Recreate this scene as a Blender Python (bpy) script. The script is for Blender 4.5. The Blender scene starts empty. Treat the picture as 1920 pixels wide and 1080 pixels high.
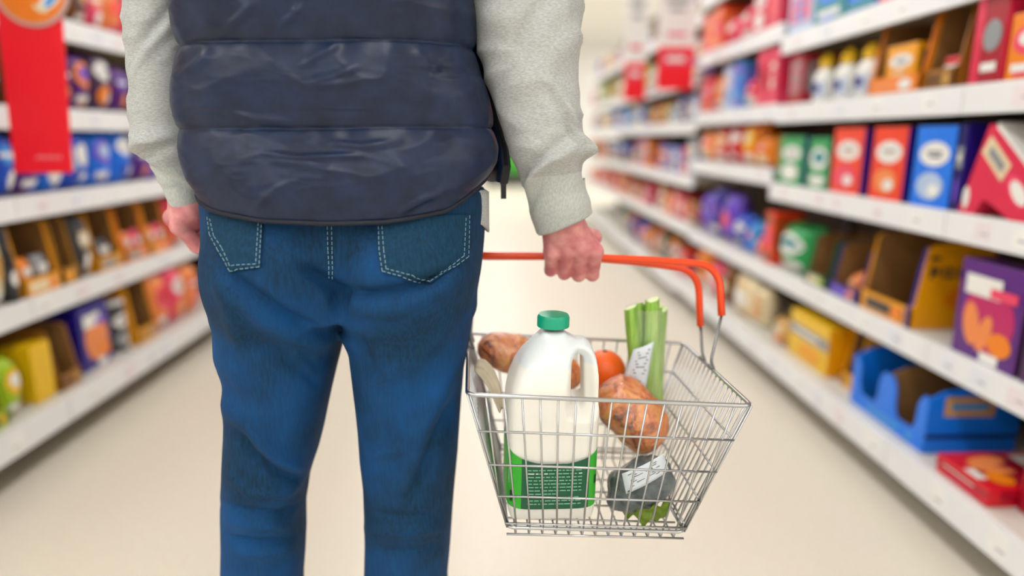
import bpy, bmesh, math, random
import numpy as np
from mathutils import Vector, Matrix, noise
from mathutils.bvhtree import BVHTree

S = bpy.context.scene
COL = S.collection
R = math.radians

# ------------------------------------------------------------------ camera
CAM_H, PITCH, YAW, FPX = 1.07, R(12.8), R(1.4), 1250.0
cam_d = bpy.data.cameras.new('camera')
cam = bpy.data.objects.new('camera', cam_d)
COL.objects.link(cam)
cam.location = (0, 0, CAM_H)
cam.rotation_euler = (math.pi / 2 - PITCH, 0, -YAW)
cam_d.sensor_width = 36.0
cam_d.lens = 36.0 * FPX / 1920.0
cam_d.clip_start = 0.02
cam_d.dof.use_dof = True
cam_d.dof.focus_distance = 0.90
cam_d.dof.aperture_fstop = 1.05
S.camera = cam

# ------------------------------------------------------------------ exposure, world
S.view_settings.view_transform = 'Standard'
S.view_settings.look = 'None'
S.view_settings.gamma = 1.0
S.view_settings.exposure = 0.30
S.view_settings.use_curve_mapping = False
S.cycles.use_denoising = True
S.cycles.max_bounces = 8
S.cycles.diffuse_bounces = 4
S.cycles.transparent_max_bounces = 16
S.cycles.sample_clamp_indirect = 6.0
world = bpy.data.worlds.new('world')
S.world = world
world.use_nodes = True
wb = world.node_tree.nodes['Background']
wb.inputs[0].default_value = (0.95, 0.97, 1.0, 1)
wb.inputs[1].default_value = 0.6

# ------------------------------------------------------------------ shop lighting: rows of strip lights under the ceiling
CEIL = 3.3
LIGHT_ROWS = [-5.0, -2.4, 0.0, 3.4, 5.6]
SEGS = ((-6.0, 0.5), (1.5, 8.0), (9.0, 15.5))
for _x in LIGHT_ROWS:
    for _y0, _y1 in SEGS:
        ld = bpy.data.lights.new('strip_light', 'AREA')
        ld.shape = 'RECTANGLE'
        ld.size, ld.size_y = 0.22, _y1 - _y0
        ld.energy = 46.0 * (_y1 - _y0) / 6.5
        ld.color = (0.975, 0.985, 1.0)
        lo = bpy.data.objects.new('strip_light', ld)
        COL.objects.link(lo)
        lo.location = (_x, (_y0 + _y1) / 2, CEIL - 0.12)

# ------------------------------------------------------------------ pixel helpers (only used to read real positions off the photograph)
_fw = Vector((math.sin(YAW) * math.cos(PITCH), math.cos(YAW) * math.cos(PITCH), -math.sin(PITCH)))
_rt = Vector((math.cos(YAW), -math.sin(YAW), 0))
_up = _rt.cross(_fw)
_C = Vector((0, 0, CAM_H))

def ray(x, y):
    return (_fw * FPX + _rt * (x - 960) - _up * (y - 540)).normalized()
def at_y(x, y, Y):
    d = ray(x, y); return _C + d * (Y / d.y)
def at_x(x, y, X):
    d = ray(x, y); return _C + d * (X / d.x)

# ------------------------------------------------------------------ materials
def lin(c):
    if isinstance(c, str):
        c = c.lstrip('#'); c = [int(c[i:i + 2], 16) / 255 for i in (0, 2, 4)]
    return tuple((v / 12.92 if v <= 0.04045 else ((v + 0.055) / 1.055) ** 2.4) for v in c) + (1.0,)

_mats = {}
def mat(c, rough=0.5, metal=0.0, var=0.10, scale=14.0, spec=0.5, bump=0.0, bscale=200.0, name=None):
    key = (c, rough, metal, var, scale, spec, bump, bscale)
    if key in _mats: return _mats[key]
    m = bpy.data.materials.new(name or ('paint_' + str(c).lstrip('#')))
    m.use_nodes = True
    nt = m.node_tree; p = nt.nodes['Principled BSDF']
    p.inputs['Roughness'].default_value = rough
    p.inputs['Metallic'].default_value = metal
    p.inputs['Specular IOR Level'].default_value = spec
    tc = nt.nodes.new('ShaderNodeTexCoord')
    nz = nt.nodes.new('ShaderNodeTexNoise'); nz.inputs['Scale'].default_value = scale; nz.inputs['Detail'].default_value = 3
    nt.links.new(tc.outputs['Object'], nz.inputs['Vector'])
    mx = nt.nodes.new('ShaderNodeMix'); mx.data_type = 'RGBA'
    b = lin(c)
    mx.inputs[6].default_value = tuple(v * (1 - var) for v in b[:3]) + (1,)
    mx.inputs[7].default_value = tuple(min(1, v * (1 + var)) for v in b[:3]) + (1,)
    nt.links.new(nz.outputs['Fac'], mx.inputs[0])
    nt.links.new(mx.outputs[2], p.inputs['Base Color'])
    if bump > 0:
        n2 = nt.nodes.new('ShaderNodeTexNoise'); n2.inputs['Scale'].default_value = bscale; n2.inputs['Detail'].default_value = 4
        nt.links.new(tc.outputs['Object'], n2.inputs['Vector'])
        bp = nt.nodes.new('ShaderNodeBump'); bp.inputs['Strength'].default_value = bump; bp.inputs['Distance'].default_value = 0.002
        nt.links.new(n2.outputs['Fac'], bp.inputs['Height']); nt.links.new(bp.outputs['Normal'], p.inputs['Normal'])
    _mats[key] = m
    return m

def emis(c, strength, name):
    m = bpy.data.materials.new(name); m.use_nodes = True
    p = m.node_tree.nodes['Principled BSDF']
    p.inputs['Base Color'].default_value = lin(c)
    p.inputs['Emission Color'].default_value = lin(c)
    p.inputs['Emission Strength'].default_value = strength
    return m

def film(name, tint=(1, 1, 1), gloss=0.12, rough=0.12, opac=0.05, oc='#ffffff', bscale=60, bump=0.5):
    """thin clear plastic wrapping with glossy creases"""
    m = bpy.data.materials.new(name); m.use_nodes = True
    nt = m.node_tree; nt.nodes.remove(nt.nodes['Principled BSDF'])
    out = nt.nodes['Material Output']
    tr = nt.nodes.new('ShaderNodeBsdfTransparent'); tr.inputs[0].default_value = (*tint, 1)
    gl = nt.nodes.new('ShaderNodeBsdfGlossy'); gl.inputs['Roughness'].default_value = rough
    df = nt.nodes.new('ShaderNodeBsdfDiffuse'); df.inputs[0].default_value = lin(oc)
    tc = nt.nodes.new('ShaderNodeTexCoord')
    vz = nt.nodes.new('ShaderNodeTexNoise'); vz.inputs['Scale'].default_value = bscale; vz.inputs['Detail'].default_value = 5; vz.inputs['Distortion'].default_value = 1.0
    nt.links.new(tc.outputs['Object'], vz.inputs['Vector'])
    bp = nt.nodes.new('ShaderNodeBump'); bp.inputs['Strength'].default_value = bump; bp.inputs['Distance'].default_value = 0.006
    nt.links.new(vz.outputs['Fac'], bp.inputs['Height']); nt.links.new(bp.outputs['Normal'], gl.inputs['Normal'])
    m1 = nt.nodes.new('ShaderNodeMixShader'); m1.inputs[0].default_value = gloss
    m2 = nt.nodes.new('ShaderNodeMixShader'); m2.inputs[0].default_value = opac
    nt.links.new(tr.outputs[0], m1.inputs[1]); nt.links.new(gl.outputs[0], m1.inputs[2])
    nt.links.new(m1.outputs[0], m2.inputs[1]); nt.links.new(df.outputs[0], m2.inputs[2])
    nt.links.new(m2.outputs[0], out.inputs['Surface'])
    return m

# ------------------------------------------------------------------ mesh helpers
class MB:
    def __init__(s): s.v = []; s.f = []; s.mi = []; s.mats = []
    def mid(s, m):
        if m not in s.mats: s.mats.append(m)
        return s.mats.index(m)
    def add(s, vs, fs, m):
        o = len(s.v); s.v += [tuple(p) for p in vs]; i = s.mid(m)
        for f in fs: s.f.append([k + o for k in f]); s.mi.append(i)
    def box(s, lo, hi, m, M=None):
        x0, y0, z0 = lo; x1, y1, z1 = hi
        vs = [(x0,y0,z0),(x1,y0,z0),(x1,y1,z0),(x0,y1,z0),(x0,y0,z1),(x1,y0,z1),(x1,y1,z1),(x0,y1,z1)]
        if M is not None: vs = [M @ Vector(p) for p in vs]
        s.add(vs, [(0,3,2,1),(4,5,6,7),(0,1,5,4),(1,2,6,5),(2,3,7,6),(3,0,4,7)], m)
    def rbox(s, lo, hi, r, m, ms=None, seg=2):
        """box with rounded vertical and horizontal edges; ms = material of the two ends (+-x)"""
        bm = bmesh.new()
        c = [(a + b) / 2 for a, b in zip(lo, hi)]; d = [b - a for a, b in zip(lo, hi)]
        bmesh.ops.create_cube(bm, size=1.0)
        for v in bm.verts: v.co = Vector((c[0] + v.co.x * d[0], c[1] + v.co.y * d[1], c[2] + v.co.z * d[2]))
        r = min(r, min(d) * 0.45)
        bmesh.ops.bevel(bm, geom=bm.edges[:], offset=r, segments=seg, profile=0.5, affect='EDGES')
        bm.normal_update()
        bm.verts.index_update()
        o = len(s.v); s.v += [tuple(v.co) for v in bm.verts]
        i = s.mid(m); j = s.mid(ms) if ms else i
        for f in bm.faces:
            s.f.append([v.index + o for v in f.verts]); s.mi.append(j if abs(f.normal.x) > 0.8 else i)
        bm.free()
    def prism(s, poly, a0, a1, axis, m):
        """poly in the two other axes, extruded along axis"""
        n = len(poly)
        def P(q, a): 
            if axis == 'y': return (q[0], a, q[1])
            if axis == 'x': return (a, q[0], q[1])
            return (q[0], q[1], a)
        vs = [P(q, a0) for q in poly] + [P(q, a1) for q in poly]
        fs = [tuple(range(n - 1, -1, -1)), tuple(range(n, 2 * n))] + [(k, (k + 1) % n, n + (k + 1) % n, n + k) for k in range(n)]
        s.add(vs, fs, m)
    def tube(s, pts, r, m, n=8, closed=False, caps=True):
        pts = [Vector(p) for p in pts]; N = len(pts)
        rr = r if isinstance(r, (list, tuple)) else [r] * N
        t0 = (pts[1] - pts[0]).normalized()
        a = t0.orthogonal().normalized(); vs = []
        for i, p in enumerate(pts):
            if closed: t = (pts[(i + 1) % N] - pts[i - 1]).normalized()
            else: t = (pts[min(i + 1, N - 1)] - pts[max(i - 1, 0)]).normalized()
            a = (a - t * a.dot(t)).normalized(); b = t.cross(a)
            for k in range(n):
                q = 2 * math.pi * k / n
                vs.append(p + (a * math.cos(q) + b * math.sin(q)) * rr[i])
        fs = []
        for i in range(N if closed else N - 1):
            j = (i + 1) % N
            for k in range(n):
                l = (k + 1) % n
                fs.append((i * n + k, i * n + l, j * n + l, j * n + k))
        if not closed and caps:
            fs.append(tuple(range(n - 1, -1, -1))); fs.append(tuple((N - 1) * n + k for k in range(n)))
        s.add(vs, fs, m)
    def lathe(s, prof, c, m, n=24, axis=None):
        vs = []; fs = []
        for r, z in prof:
            for k in range(n):
                q = 2 * math.pi * k / n
                vs.append((c[0] + r * math.cos(q), c[1] + r * math.sin(q), c[2] + z))
        for i in range(len(prof) - 1):
            for k in range(n):
                l = (k + 1) % n
                fs.append((i * n + k, i * n + l, (i + 1) * n + l, (i + 1) * n + k))
        fs.append(tuple(range(n - 1, -1, -1))); fs.append(tuple((len(prof) - 1) * n + k for k in range(n)))
        s.add(vs, fs, m)
    def grid(s, P, m, closed=False, flip=False):
        """P: array (rows, cols, 3)"""
        a, b, _ = P.shape
        fs = []
        for i in range(a - 1):
            for j in range(b if closed else b - 1):
                l = (j + 1) % b
                f = (i * b + j, i * b + l, (i + 1) * b + l, (i + 1) * b + j)
                fs.append(f[::-1] if flip else f)
        s.add([tuple(p) for p in P.reshape(-1, 3)], fs, m)
    def build(s, name, parent=None, smooth=False, loc=None, M=None):
        me = bpy.data.meshes.new(name)
        v = s.v
        if M is not None: v = [tuple(M @ Vector(p)) for p in v]
        me.from_pydata(v, [], s.f)
        for m in s.mats: me.materials.append(m)
        me.polygons.foreach_set('material_index', s.mi)
        if smooth:
            me.polygons.foreach_set('use_smooth', [True] * len(s.f))
            if smooth != 'all': me.set_sharp_from_angle(angle=R(42))
        me.update()
        o = bpy.data.objects.new(name, me); COL.objects.link(o)
        if parent is not None: o.parent = parent
        if loc is not None: o.location = loc
        return o

def tag(o, label, cat, group=None, kind=None):
    if label: o['label'] = label
    if cat: o['category'] = cat
    if group: o['group'] = group
    if kind: o['kind'] = kind
    return o

def empty(name, loc, label=None, cat=None, rz=0, group=None):
    o = bpy.data.objects.new(name, None); COL.objects.link(o)
    o.location = loc; o.rotation_euler = (0, 0, rz); o.empty_display_size = 0.05
    if label: tag(o, label, cat, group)
    return o

def struct(o, **k):
    o['kind'] = 'structure'; return o

def mesh_np(name, V, F, m, parent=None, smooth=True, origin=(0, 0, 0)):
    me = bpy.data.meshes.new(name)
    V = np.asarray(V, dtype=float) - np.asarray(origin, dtype=float)
    me.from_pydata(V.tolist(), [], [list(f) for f in F])
    for q in (m if isinstance(m, list) else [m]): me.materials.append(q)
    if smooth: me.polygons.foreach_set('use_smooth', [True] * len(me.polygons))
    me.update()
    o = bpy.data.objects.new(name, me); COL.objects.link(o)
    if parent is not None: o.parent = parent
    return o

# ------------------------------------------------------------------ implicit surfaces (surface nets)
def snets(f, lo, hi, h):
    lo = np.array(lo, float); hi = np.array(hi, float)
    n = np.ceil((hi - lo) / h).astype(int) + 1
    ax = [lo[k] + h * np.arange(n[k]) for k in range(3)]
    X, Y, Z = np.meshgrid(*ax, indexing='ij')
    D = f(X, Y, Z)
    ins = D < 0
    cnt = np.zeros(n - 1); acc = np.zeros(tuple(n - 1) + (3,))
    offs = [(i, j, k) for i in (0, 1) for j in (0, 1) for k in (0, 1)]
    def sl(o): return tuple(slice(o[k], n[k] - 1 + o[k]) for k in range(3))
    for a in offs:
        for k in range(3):
            if a[k]: continue
            b = list(a); b[k] = 1; b = tuple(b)
            A, B = D[sl(a)], D[sl(b)]
            cr = (A < 0) != (B < 0)
            t = np.where(cr, A / np.where(cr, A - B, 1), 0)
            cnt += cr
            for q in range(3):
                acc[..., q] += np.where(cr, a[q] + (t if q == k else 0), 0)
    act = cnt > 0
    idx = -np.ones(n - 1, int); idx[act] = np.arange(act.sum())
    ijk = np.argwhere(act)
    V = lo + h * (ijk + acc[act] / cnt[act][:, None])
    F = []
    for k in range(3):
        u, w = (k + 1) % 3, (k + 2) % 3
        s0 = [slice(1, n[q] - 1) for q in range(3)]; s0[k] = slice(0, n[k] - 1)
        s1 = list(s0); s1[k] = slice(1, n[k])
        A, B = ins[tuple(s0)], ins[tuple(s1)]
        for sign, mask in ((1, A & ~B), (0, ~A & B)):
            e = np.argwhere(mask)
            if not len(e): continue
            for q in range(3):
                if q != k: e[:, q] += 1
            def cell(du, dw):
                c = e.copy(); c[:, u] -= du; c[:, w] -= dw
                return idx[c[:, 0], c[:, 1], c[:, 2]]
            quad = np.stack([cell(1, 1), cell(0, 1), cell(0, 0), cell(1, 0)], 1)
            if not sign: quad = quad[:, ::-1]
            F.append(quad)
    F = np.concatenate(F)
    F = F[(F >= 0).all(1)]
    return V, F

def smin(a, b, k):
    h = np.clip(0.5 + 0.5 * (b - a) / k, 0, 1)
    return b + (a - b) * h - k * h * (1 - h)
def sell(X, Y, Z, c, r):
    q = np.sqrt(((X - c[0]) / r[0]) ** 2 + ((Y - c[1]) / r[1]) ** 2 + ((Z - c[2]) / r[2]) ** 2)
    return (q - 1) * min(r)
def scap(X, Y, Z, a, b, ra, rb=None):
    rb = ra if rb is None else rb
    a = np.array(a, float); b = np.array(b, float); d = b - a; L = d @ d
    t = np.clip(((X - a[0]) * d[0] + (Y - a[1]) * d[1] + (Z - a[2]) * d[2]) / L, 0, 1)
    return np.sqrt((X - a[0] - t * d[0]) ** 2 + (Y - a[1] - t * d[1]) ** 2 + (Z - a[2] - t * d[2]) ** 2) - (ra + (rb - ra) * t)

def vnoise(P, sc, seed=0.0):
    """scalar noise at every row of P, scaled per axis"""
    sc = np.broadcast_to(np.asarray(sc, float), (3,))
    Q = P * sc + seed
    return np.array([noise.noise(Vector(q)) for q in Q.tolist()])
def normals(V, F):
    F = np.asarray(F); N = np.zeros_like(V)
    a = V[F[:, 2]] - V[F[:, 0]]; b = V[F[:, 3 % F.shape[1]]] - V[F[:, 1]]
    fn = np.cross(a, b)
    for k in range(F.shape[1]): np.add.at(N, F[:, k], fn)
    return N / np.maximum(np.linalg.norm(N, axis=1, keepdims=True), 1e-12)
def lap(V, F, it, lam=0.5):
    F = np.asarray(F); E = np.concatenate([F[:, [k, (k + 1) % F.shape[1]]] for k in range(F.shape[1])])
    E = np.concatenate([E, E[:, ::-1]])
    deg = np.bincount(E[:, 0], minlength=len(V))[:, None].clip(1)
    for _ in range(it):
        A = np.zeros_like(V); np.add.at(A, E[:, 0], V[E[:, 1]])
        V = V + lam * (A / deg - V)
    return V

# ================================================================== SETTING
def floor_material():
    m = bpy.data.materials.new('cream_speckled_vinyl'); m.use_nodes = True
    nt = m.node_tree; p = nt.nodes['Principled BSDF']
    tc = nt.nodes.new('ShaderNodeTexCoord')
    n1 = nt.nodes.new('ShaderNodeTexNoise'); n1.inputs['Scale'].default_value = 55; n1.inputs['Detail'].default_value = 4
    n2 = nt.nodes.new('ShaderNodeTexNoise'); n2.inputs['Scale'].default_value = 1.3
    for n in (n1, n2): nt.links.new(tc.outputs['Object'], n.inputs['Vector'])
    r = nt.nodes.new('ShaderNodeValToRGB')
    r.color_ramp.elements[0].position = 0.30; r.color_ramp.elements[0].color = lin('#cfc4b0')
    r.color_ramp.elements[1].position = 0.55; r.color_ramp.elements[1].color = lin('#e9e1d2')
    nt.links.new(n1.outputs['Fac'], r.inputs[0])
    mx = nt.nodes.new('ShaderNodeMix'); mx.data_type = 'RGBA'; mx.blend_type = 'MULTIPLY'; mx.inputs[0].default_value = 0.25
    nt.links.new(r.outputs[0], mx.inputs[6]); nt.links.new(n2.outputs['Color'], mx.inputs[7])
    mx2 = nt.nodes.new('ShaderNodeMix'); mx2.data_type = 'RGBA'; mx2.inputs[0].default_value = 0.80
    nt.links.new(mx.outputs[2], mx2.inputs[6]); mx2.inputs[7].default_value = lin('#ebe3d4')
    nt.links.new(mx2.outputs[2], p.inputs['Base Color'])
    p.inputs['Roughness'].default_value = 0.38
    return m

X0, X1, Y0, Y1 = -7.0, 7.0, -7.0, 17.0
b = MB(); b.box((X0, Y0, -0.05), (X1, Y1, 0), floor_material()); struct(b.build('floor'))
b = MB(); b.box((X0, Y0, CEIL), (X1, Y1, CEIL + 0.1), mat('#eeece6', 0.9, var=0.02)); struct(b.build('ceiling'))
wm = mat('#f3f1ee', 0.8, var=0.03, scale=2)
for nm, lo, hi in (('wall_left', (X0 - .1, Y0, 0), (X0, Y1, CEIL)), ('wall_right', (X1, Y0, 0), (X1 + .1, Y1, CEIL)),
                   ('wall_back', (X0, Y1, 0), (X1, Y1 + .1, CEIL)), ('wall_front', (X0, Y0 - .1, 0), (X1, Y0, CEIL))):
    b = MB(); b.box(lo, hi, wm); struct(b.build(nm))
# housings of the strip lights
hm = mat('#f2f2f0', 0.4, var=0.02); dm = emis('#fffaf0', 3.0, 'lit_diffuser')
_rown = ['far left', 'left', 'centre', 'right', 'far right']
for ri, _x in enumerate(LIGHT_ROWS):
    for ki, (_y0, _y1) in enumerate(SEGS):
        e = empty('strip_light', (_x, (_y0 + _y1) / 2, CEIL), 'long white ceiling strip light, %s row, %s end of the aisle' % (_rown[ri], ['rear', 'middle', 'far'][ki]), 'light', group='ceiling strip lights')
        L = (_y1 - _y0) / 2
        b = MB(); b.prism([(-.13, 0), (-.10, -.07), (.10, -.07), (.13, 0)], -L, L, 'y', hm); b.build('housing', e)
        b = MB(); b.box((-.09, -L + .03, -.09), (.09, L - .03, -.07), dm); b.build('diffuser', e)

# ================================================================== SHELVING
white = mat('#eef0f3', 0.35, var=0.03, scale=3)
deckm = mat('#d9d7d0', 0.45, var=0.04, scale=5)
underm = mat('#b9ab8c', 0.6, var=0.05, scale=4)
backm = mat('#6f6350', 0.7, var=0.12, scale=4)
postm = mat('#a7a9aa', 0.4, 0.6, var=0.06)
slotm = mat('#2b2b2b', 0.8)
kickm = mat('#55513f', 0.6, var=0.08)  # dark olive paints in the shade below the bottom shelf
ticketm = [mat('#f4f4f2', 0.5), mat('#f0e6ea', 0.5), mat('#e8ecf4', 0.5)]
inkm = mat('#b9bcc4', 0.6)
RX, RXB, LX, LXB, DEP = 1.25, 1.17, -1.55, -1.48, 0.41
rng = random.Random(7)

def bay(side, y0, y1, zs, label):
    """one shelving unit; side +1 = right of the aisle (faces -x), -1 = left"""
    xf, xb = (RX, RXB) if side > 0 else (LX, LXB)
    e = empty('shelving_unit', (xf + side * DEP, (y0 + y1) / 2, 0), label, 'shelving', group='shelving units along the %s of the aisle' % ('right' if side > 0 else 'left'))
    ox, oy = e.location.x, e.location.y
    def B(lo, hi, m, b):
        lo = (lo[0] - ox, lo[1] - oy, lo[2]); hi = (hi[0] - ox, hi[1] - oy, hi[2])
        l = tuple(min(p, q) for p, q in zip(lo, hi)); h = tuple(max(p, q) for p, q in zip(lo, hi)); b.box(l, h, m)
    X = xf + side * DEP
    b = MB(); B((X, y0, 0.0), (X + side * 0.02, y1, 2.28), backm, b); b.build('back_panel', e)
    b = MB(); B((xb + side * 0.17, y0, 0.0), (xb + side * 0.19, y1, 0.10), kickm, b); b.build('kick_plate', e)
    b = MB(); B((X - side * 0.035, y0 + .001, 0), (X, y0 + .031, 2.30), postm, b)
    for k in range(24):
        z = 0.3 + k * 0.072
        B((X - side * 0.0365, y0 + .011, z), (X - side * 0.0345, y0 + .021, z + .036), slotm, b)
    b.build('upright', e)
    for i, z in enumerate(zs):
        x0 = xb if i == 0 else xf
        b = MB()
        B((x0 + side * 0.015, y0 + .003, z - .022), (X, y1 - .003, z), deckm, b)
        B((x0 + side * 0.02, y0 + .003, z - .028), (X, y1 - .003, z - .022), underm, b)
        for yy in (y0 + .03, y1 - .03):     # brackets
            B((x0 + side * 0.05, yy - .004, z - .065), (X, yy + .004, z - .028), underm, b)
        s = b.build('shelf', e)
        b = MB()
        lh = 0.085 if i == 0 else 0.072
        B((x0, y0 + .0025, z - lh), (x0 + side * 0.015, y1 - .0025, z + .004), white, b)
        y = y0 + rng.uniform(.03, .15)
        while y < y1 - .12:                 # price tickets
            w = rng.uniform(.05, .075)
            B((x0 - side * 0.001, y, z - lh + .014), (x0, y + w, z - .010), rng.choice(ticketm), b)
            B((x0 - side * 0.0014, y + .008, z - lh + .030), (x0 - side * 0.001, y + .036, z - lh + .036), inkm, b)
            y += w + rng.uniform(.05, .22)
        b.build('price_rail', s)
    return e

ZA = [.18, .49, .865, 1.20, 1.49, 1.85]
ZC = [.18, .49, .925, 1.21, 1.55, 1.88]
ZD = [.16, .51, .82, 1.16, 1.45, 1.80]
ZL = [.19, .54, .875, 1.165, 1.48, 1.83]
RBAYS = [(.60, 1.82, ZA, 'nearest right bay'), (1.82, 3.04, ZA, 'second right bay'), (3.04, 4.26, ZC, 'third right bay'),
         (4.26, 5.48, ZD, 'fourth right bay'), (5.48, 6.70, ZD, 'fifth right bay'), (6.70, 7.92, ZD, 'sixth right bay'), (7.92, 9.14, ZD, 'last right bay')]
LBAYS = [(.98, 2.20, ZL, 'nearest left bay'), (2.20, 3.42, ZL, 'second left bay'), (3.42, 4.64, ZL, 'third left bay'),
         (4.64, 5.86, ZL, 'fourth left bay'), (5.86, 7.08, ZL, 'fifth left bay'), (7.08, 8.30, ZL, 'sixth left bay')]
for y0, y1, zs, nm in RBAYS: bay(1, y0, y1, zs, 'white metal shelving unit with grey upright, ' + nm)
for y0, y1, zs, nm in LBAYS: bay(-1, y0, y1, zs, 'white metal shelving unit with grey upright, ' + nm)
SHELF = ['bottom shelf', 'fourth shelf', 'middle shelf', 'second shelf', 'top visible shelf', 'uppermost shelf']

# ================================================================== PRODUCTS
PAL = {'red': '#d81f35', 'crimson': '#a8142f', 'pink': '#ee7f98', 'rose': '#e04a6a', 'orange': '#f28a12', 'vermilion': '#f4512c',
       'yellow': '#eec21c', 'amber': '#f2a50c', 'gold': '#b98a2a', 'green': '#1d9a55', 'lime': '#a5c22a', 'dark green': '#0f5534', 'teal': '#1a8a94',
       'sky blue': '#6fb2e4', 'blue': '#0f7df2', 'royal blue': '#0b52c4', 'navy': '#1c1f5e', 'indigo': '#342b86', 'purple': '#63307f', 'plum': '#45214f', 'lilac': '#a08fd0',
       'white': '#eeeeea', 'cream': '#ead9b3', 'beige': '#cdb690', 'brown': '#74522c', 'tan': '#a37c46', 'grey': '#8f9498', 'charcoal': '#34343a', 'black': '#1b1a1c', 'peach': '#f2b48b', 'pale blue': '#b5cbea', 'magenta': '#c32b72'}
def vivid(h):
    v = [int(h[i:i + 2], 16) for i in (1, 3, 5)]; lo = min(v); hi = max(v)
    k = .45 if hi - lo > 60 else 0
    return '#%02x%02x%02x' % tuple(max(0, int(q - k * lo * (hi - q) / max(1, hi - lo))) for q in v)
def C(n, rough=0.32): return mat(vivid(PAL[n]), rough, var=0.07, scale=9)
cardm = mat('#8a6233', 0.8, var=0.12, scale=20)

def gfx(b, surf, w, h, items, e0=0.0006):
    """printed shapes laid on a surface: items = (shape, u, v, ru, rv, colour); u,v in fractions of width and height"""
    e = e0
    for it in items:
        sh, u, v, ru, rv, c = it[:6]; a = it[6] if len(it) > 6 else 0
        m = C(c); e += 0.0004
        if sh == 'o':
            n = 18; vs = [surf(u, v, e)]; fs = []
            for ring in (0.6, 1.0):
                for k in range(n):
                    q = 2 * math.pi * k / n
                    du, dv = ru * w * ring * math.cos(q), rv * h * ring * math.sin(q)
                    du, dv = du * math.cos(a) - dv * math.sin(a), du * math.sin(a) + dv * math.cos(a)
                    vs.append(surf(u + du / w, v + dv / h, e))
            for k in range(n):
                l = (k + 1) % n
                fs.append((0, 1 + k, 1 + l)); fs.append((1 + k, 1 + n + k, 1 + n + l, 1 + l))
            b.add(vs, fs, m)
        else:
            nu, nv = 5, 4
            vs = [surf(u + (i / (nu - 1) * 2 - 1) * ru, v + (j / (nv - 1) * 2 - 1) * rv, e) for j in range(nv) for i in range(nu)]
            b.add(vs, [(j * nu + i, j * nu + i + 1, (j + 1) * nu + i + 1, (j + 1) * nu + i) for j in range(nv - 1) for i in range(nu - 1)], m)

def style(st, c2, c3, r):
    if st == 'oval': return [('o', .02, .66, .38, .15, 'white'), ('r', .02, .68, .20, .018, 'grey'), ('r', .05, .635, .15, .014, c2), ('o', .0, .27, .34, .17, c3), ('o', .1, .22, .15, .08, 'white')]
    if st == 'band': return [('r', 0, .62, .5, .12, c2), ('r', -.05, .62, .3, .035, 'white'), ('o', .05, .25, .3, .15, c3)]
    if st == 'panel': return [('r', 0, .55, .38, .30, c2), ('r', 0, .70, .26, .05, c3), ('r', 0, .55, .2, .025, c3), ('o', 0, .38, .2, .09, c3)]
    if st == 'cookie': return [('o', .02, .45, .40, .34, c2), ('r', .12, .07, .14, .05, 'white'), ('o', -.22, .36, .13, .22, 'peach', .2), ('o', .0, .30, .10, .20, 'peach', -.3), ('o', .25, .24, .18, .12, 'orange'), ('r', -.1, .76, .28, .10, 'white'), ('r', .22, .72, .2, .05, c3)]
    if st == 'stripe': return [('r', 0, .85, .5, .06, c2), ('r', 0, .14, .5, .07, c2), ('o', 0, .5, .34, .18, c3)]
    if st == 'burst': return [('o', 0, .60, .40, .22, c2), ('o', .02, .62, .28, .12, c3), ('r', 0, .20, .36, .06, 'white'), ('r', 0, .10, .24, .03, c2)]
    if st == 'word': return [('r', -.30, .66, .022, .07, c2), ('r', -.235, .69, .04, .02, c2), ('r', -.235, .65, .035, .016, c2), ('r', -.14, .66, .02, .06, c2), ('r', -.06, .70, .04, .016, c2), ('r', -.06, .61, .04, .016, c2), ('r', -.05, .655, .018, .05, c2), ('r', .05, .655, .02, .06, c2), ('r', .10, .655, .03, .014, c2), ('r', .14, .655, .02, .06, c2), ('r', .24, .67, .022, .07, c2), ('r', .29, .71, .04, .018, c2), ('r', -.28, .82, .06, .02, c2), ('o', .12, .36, .22, .12, c3)]
    if st == 'side': return [('r', -.36, .5, .14, .5, c2), ('o', .1, .55, .3, .18, c3), ('r', .1, .2, .25, .05, 'white')]
    return []
STW = {'oval': 'white oval panel', 'band': 'printed band', 'panel': 'pale panel', 'cookie': 'biscuit picture', 'stripe': 'edge stripes', 'burst': 'round badge', 'word': 'dark lettering', 'side': 'side stripe', 'plain': 'plain front'}

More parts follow.
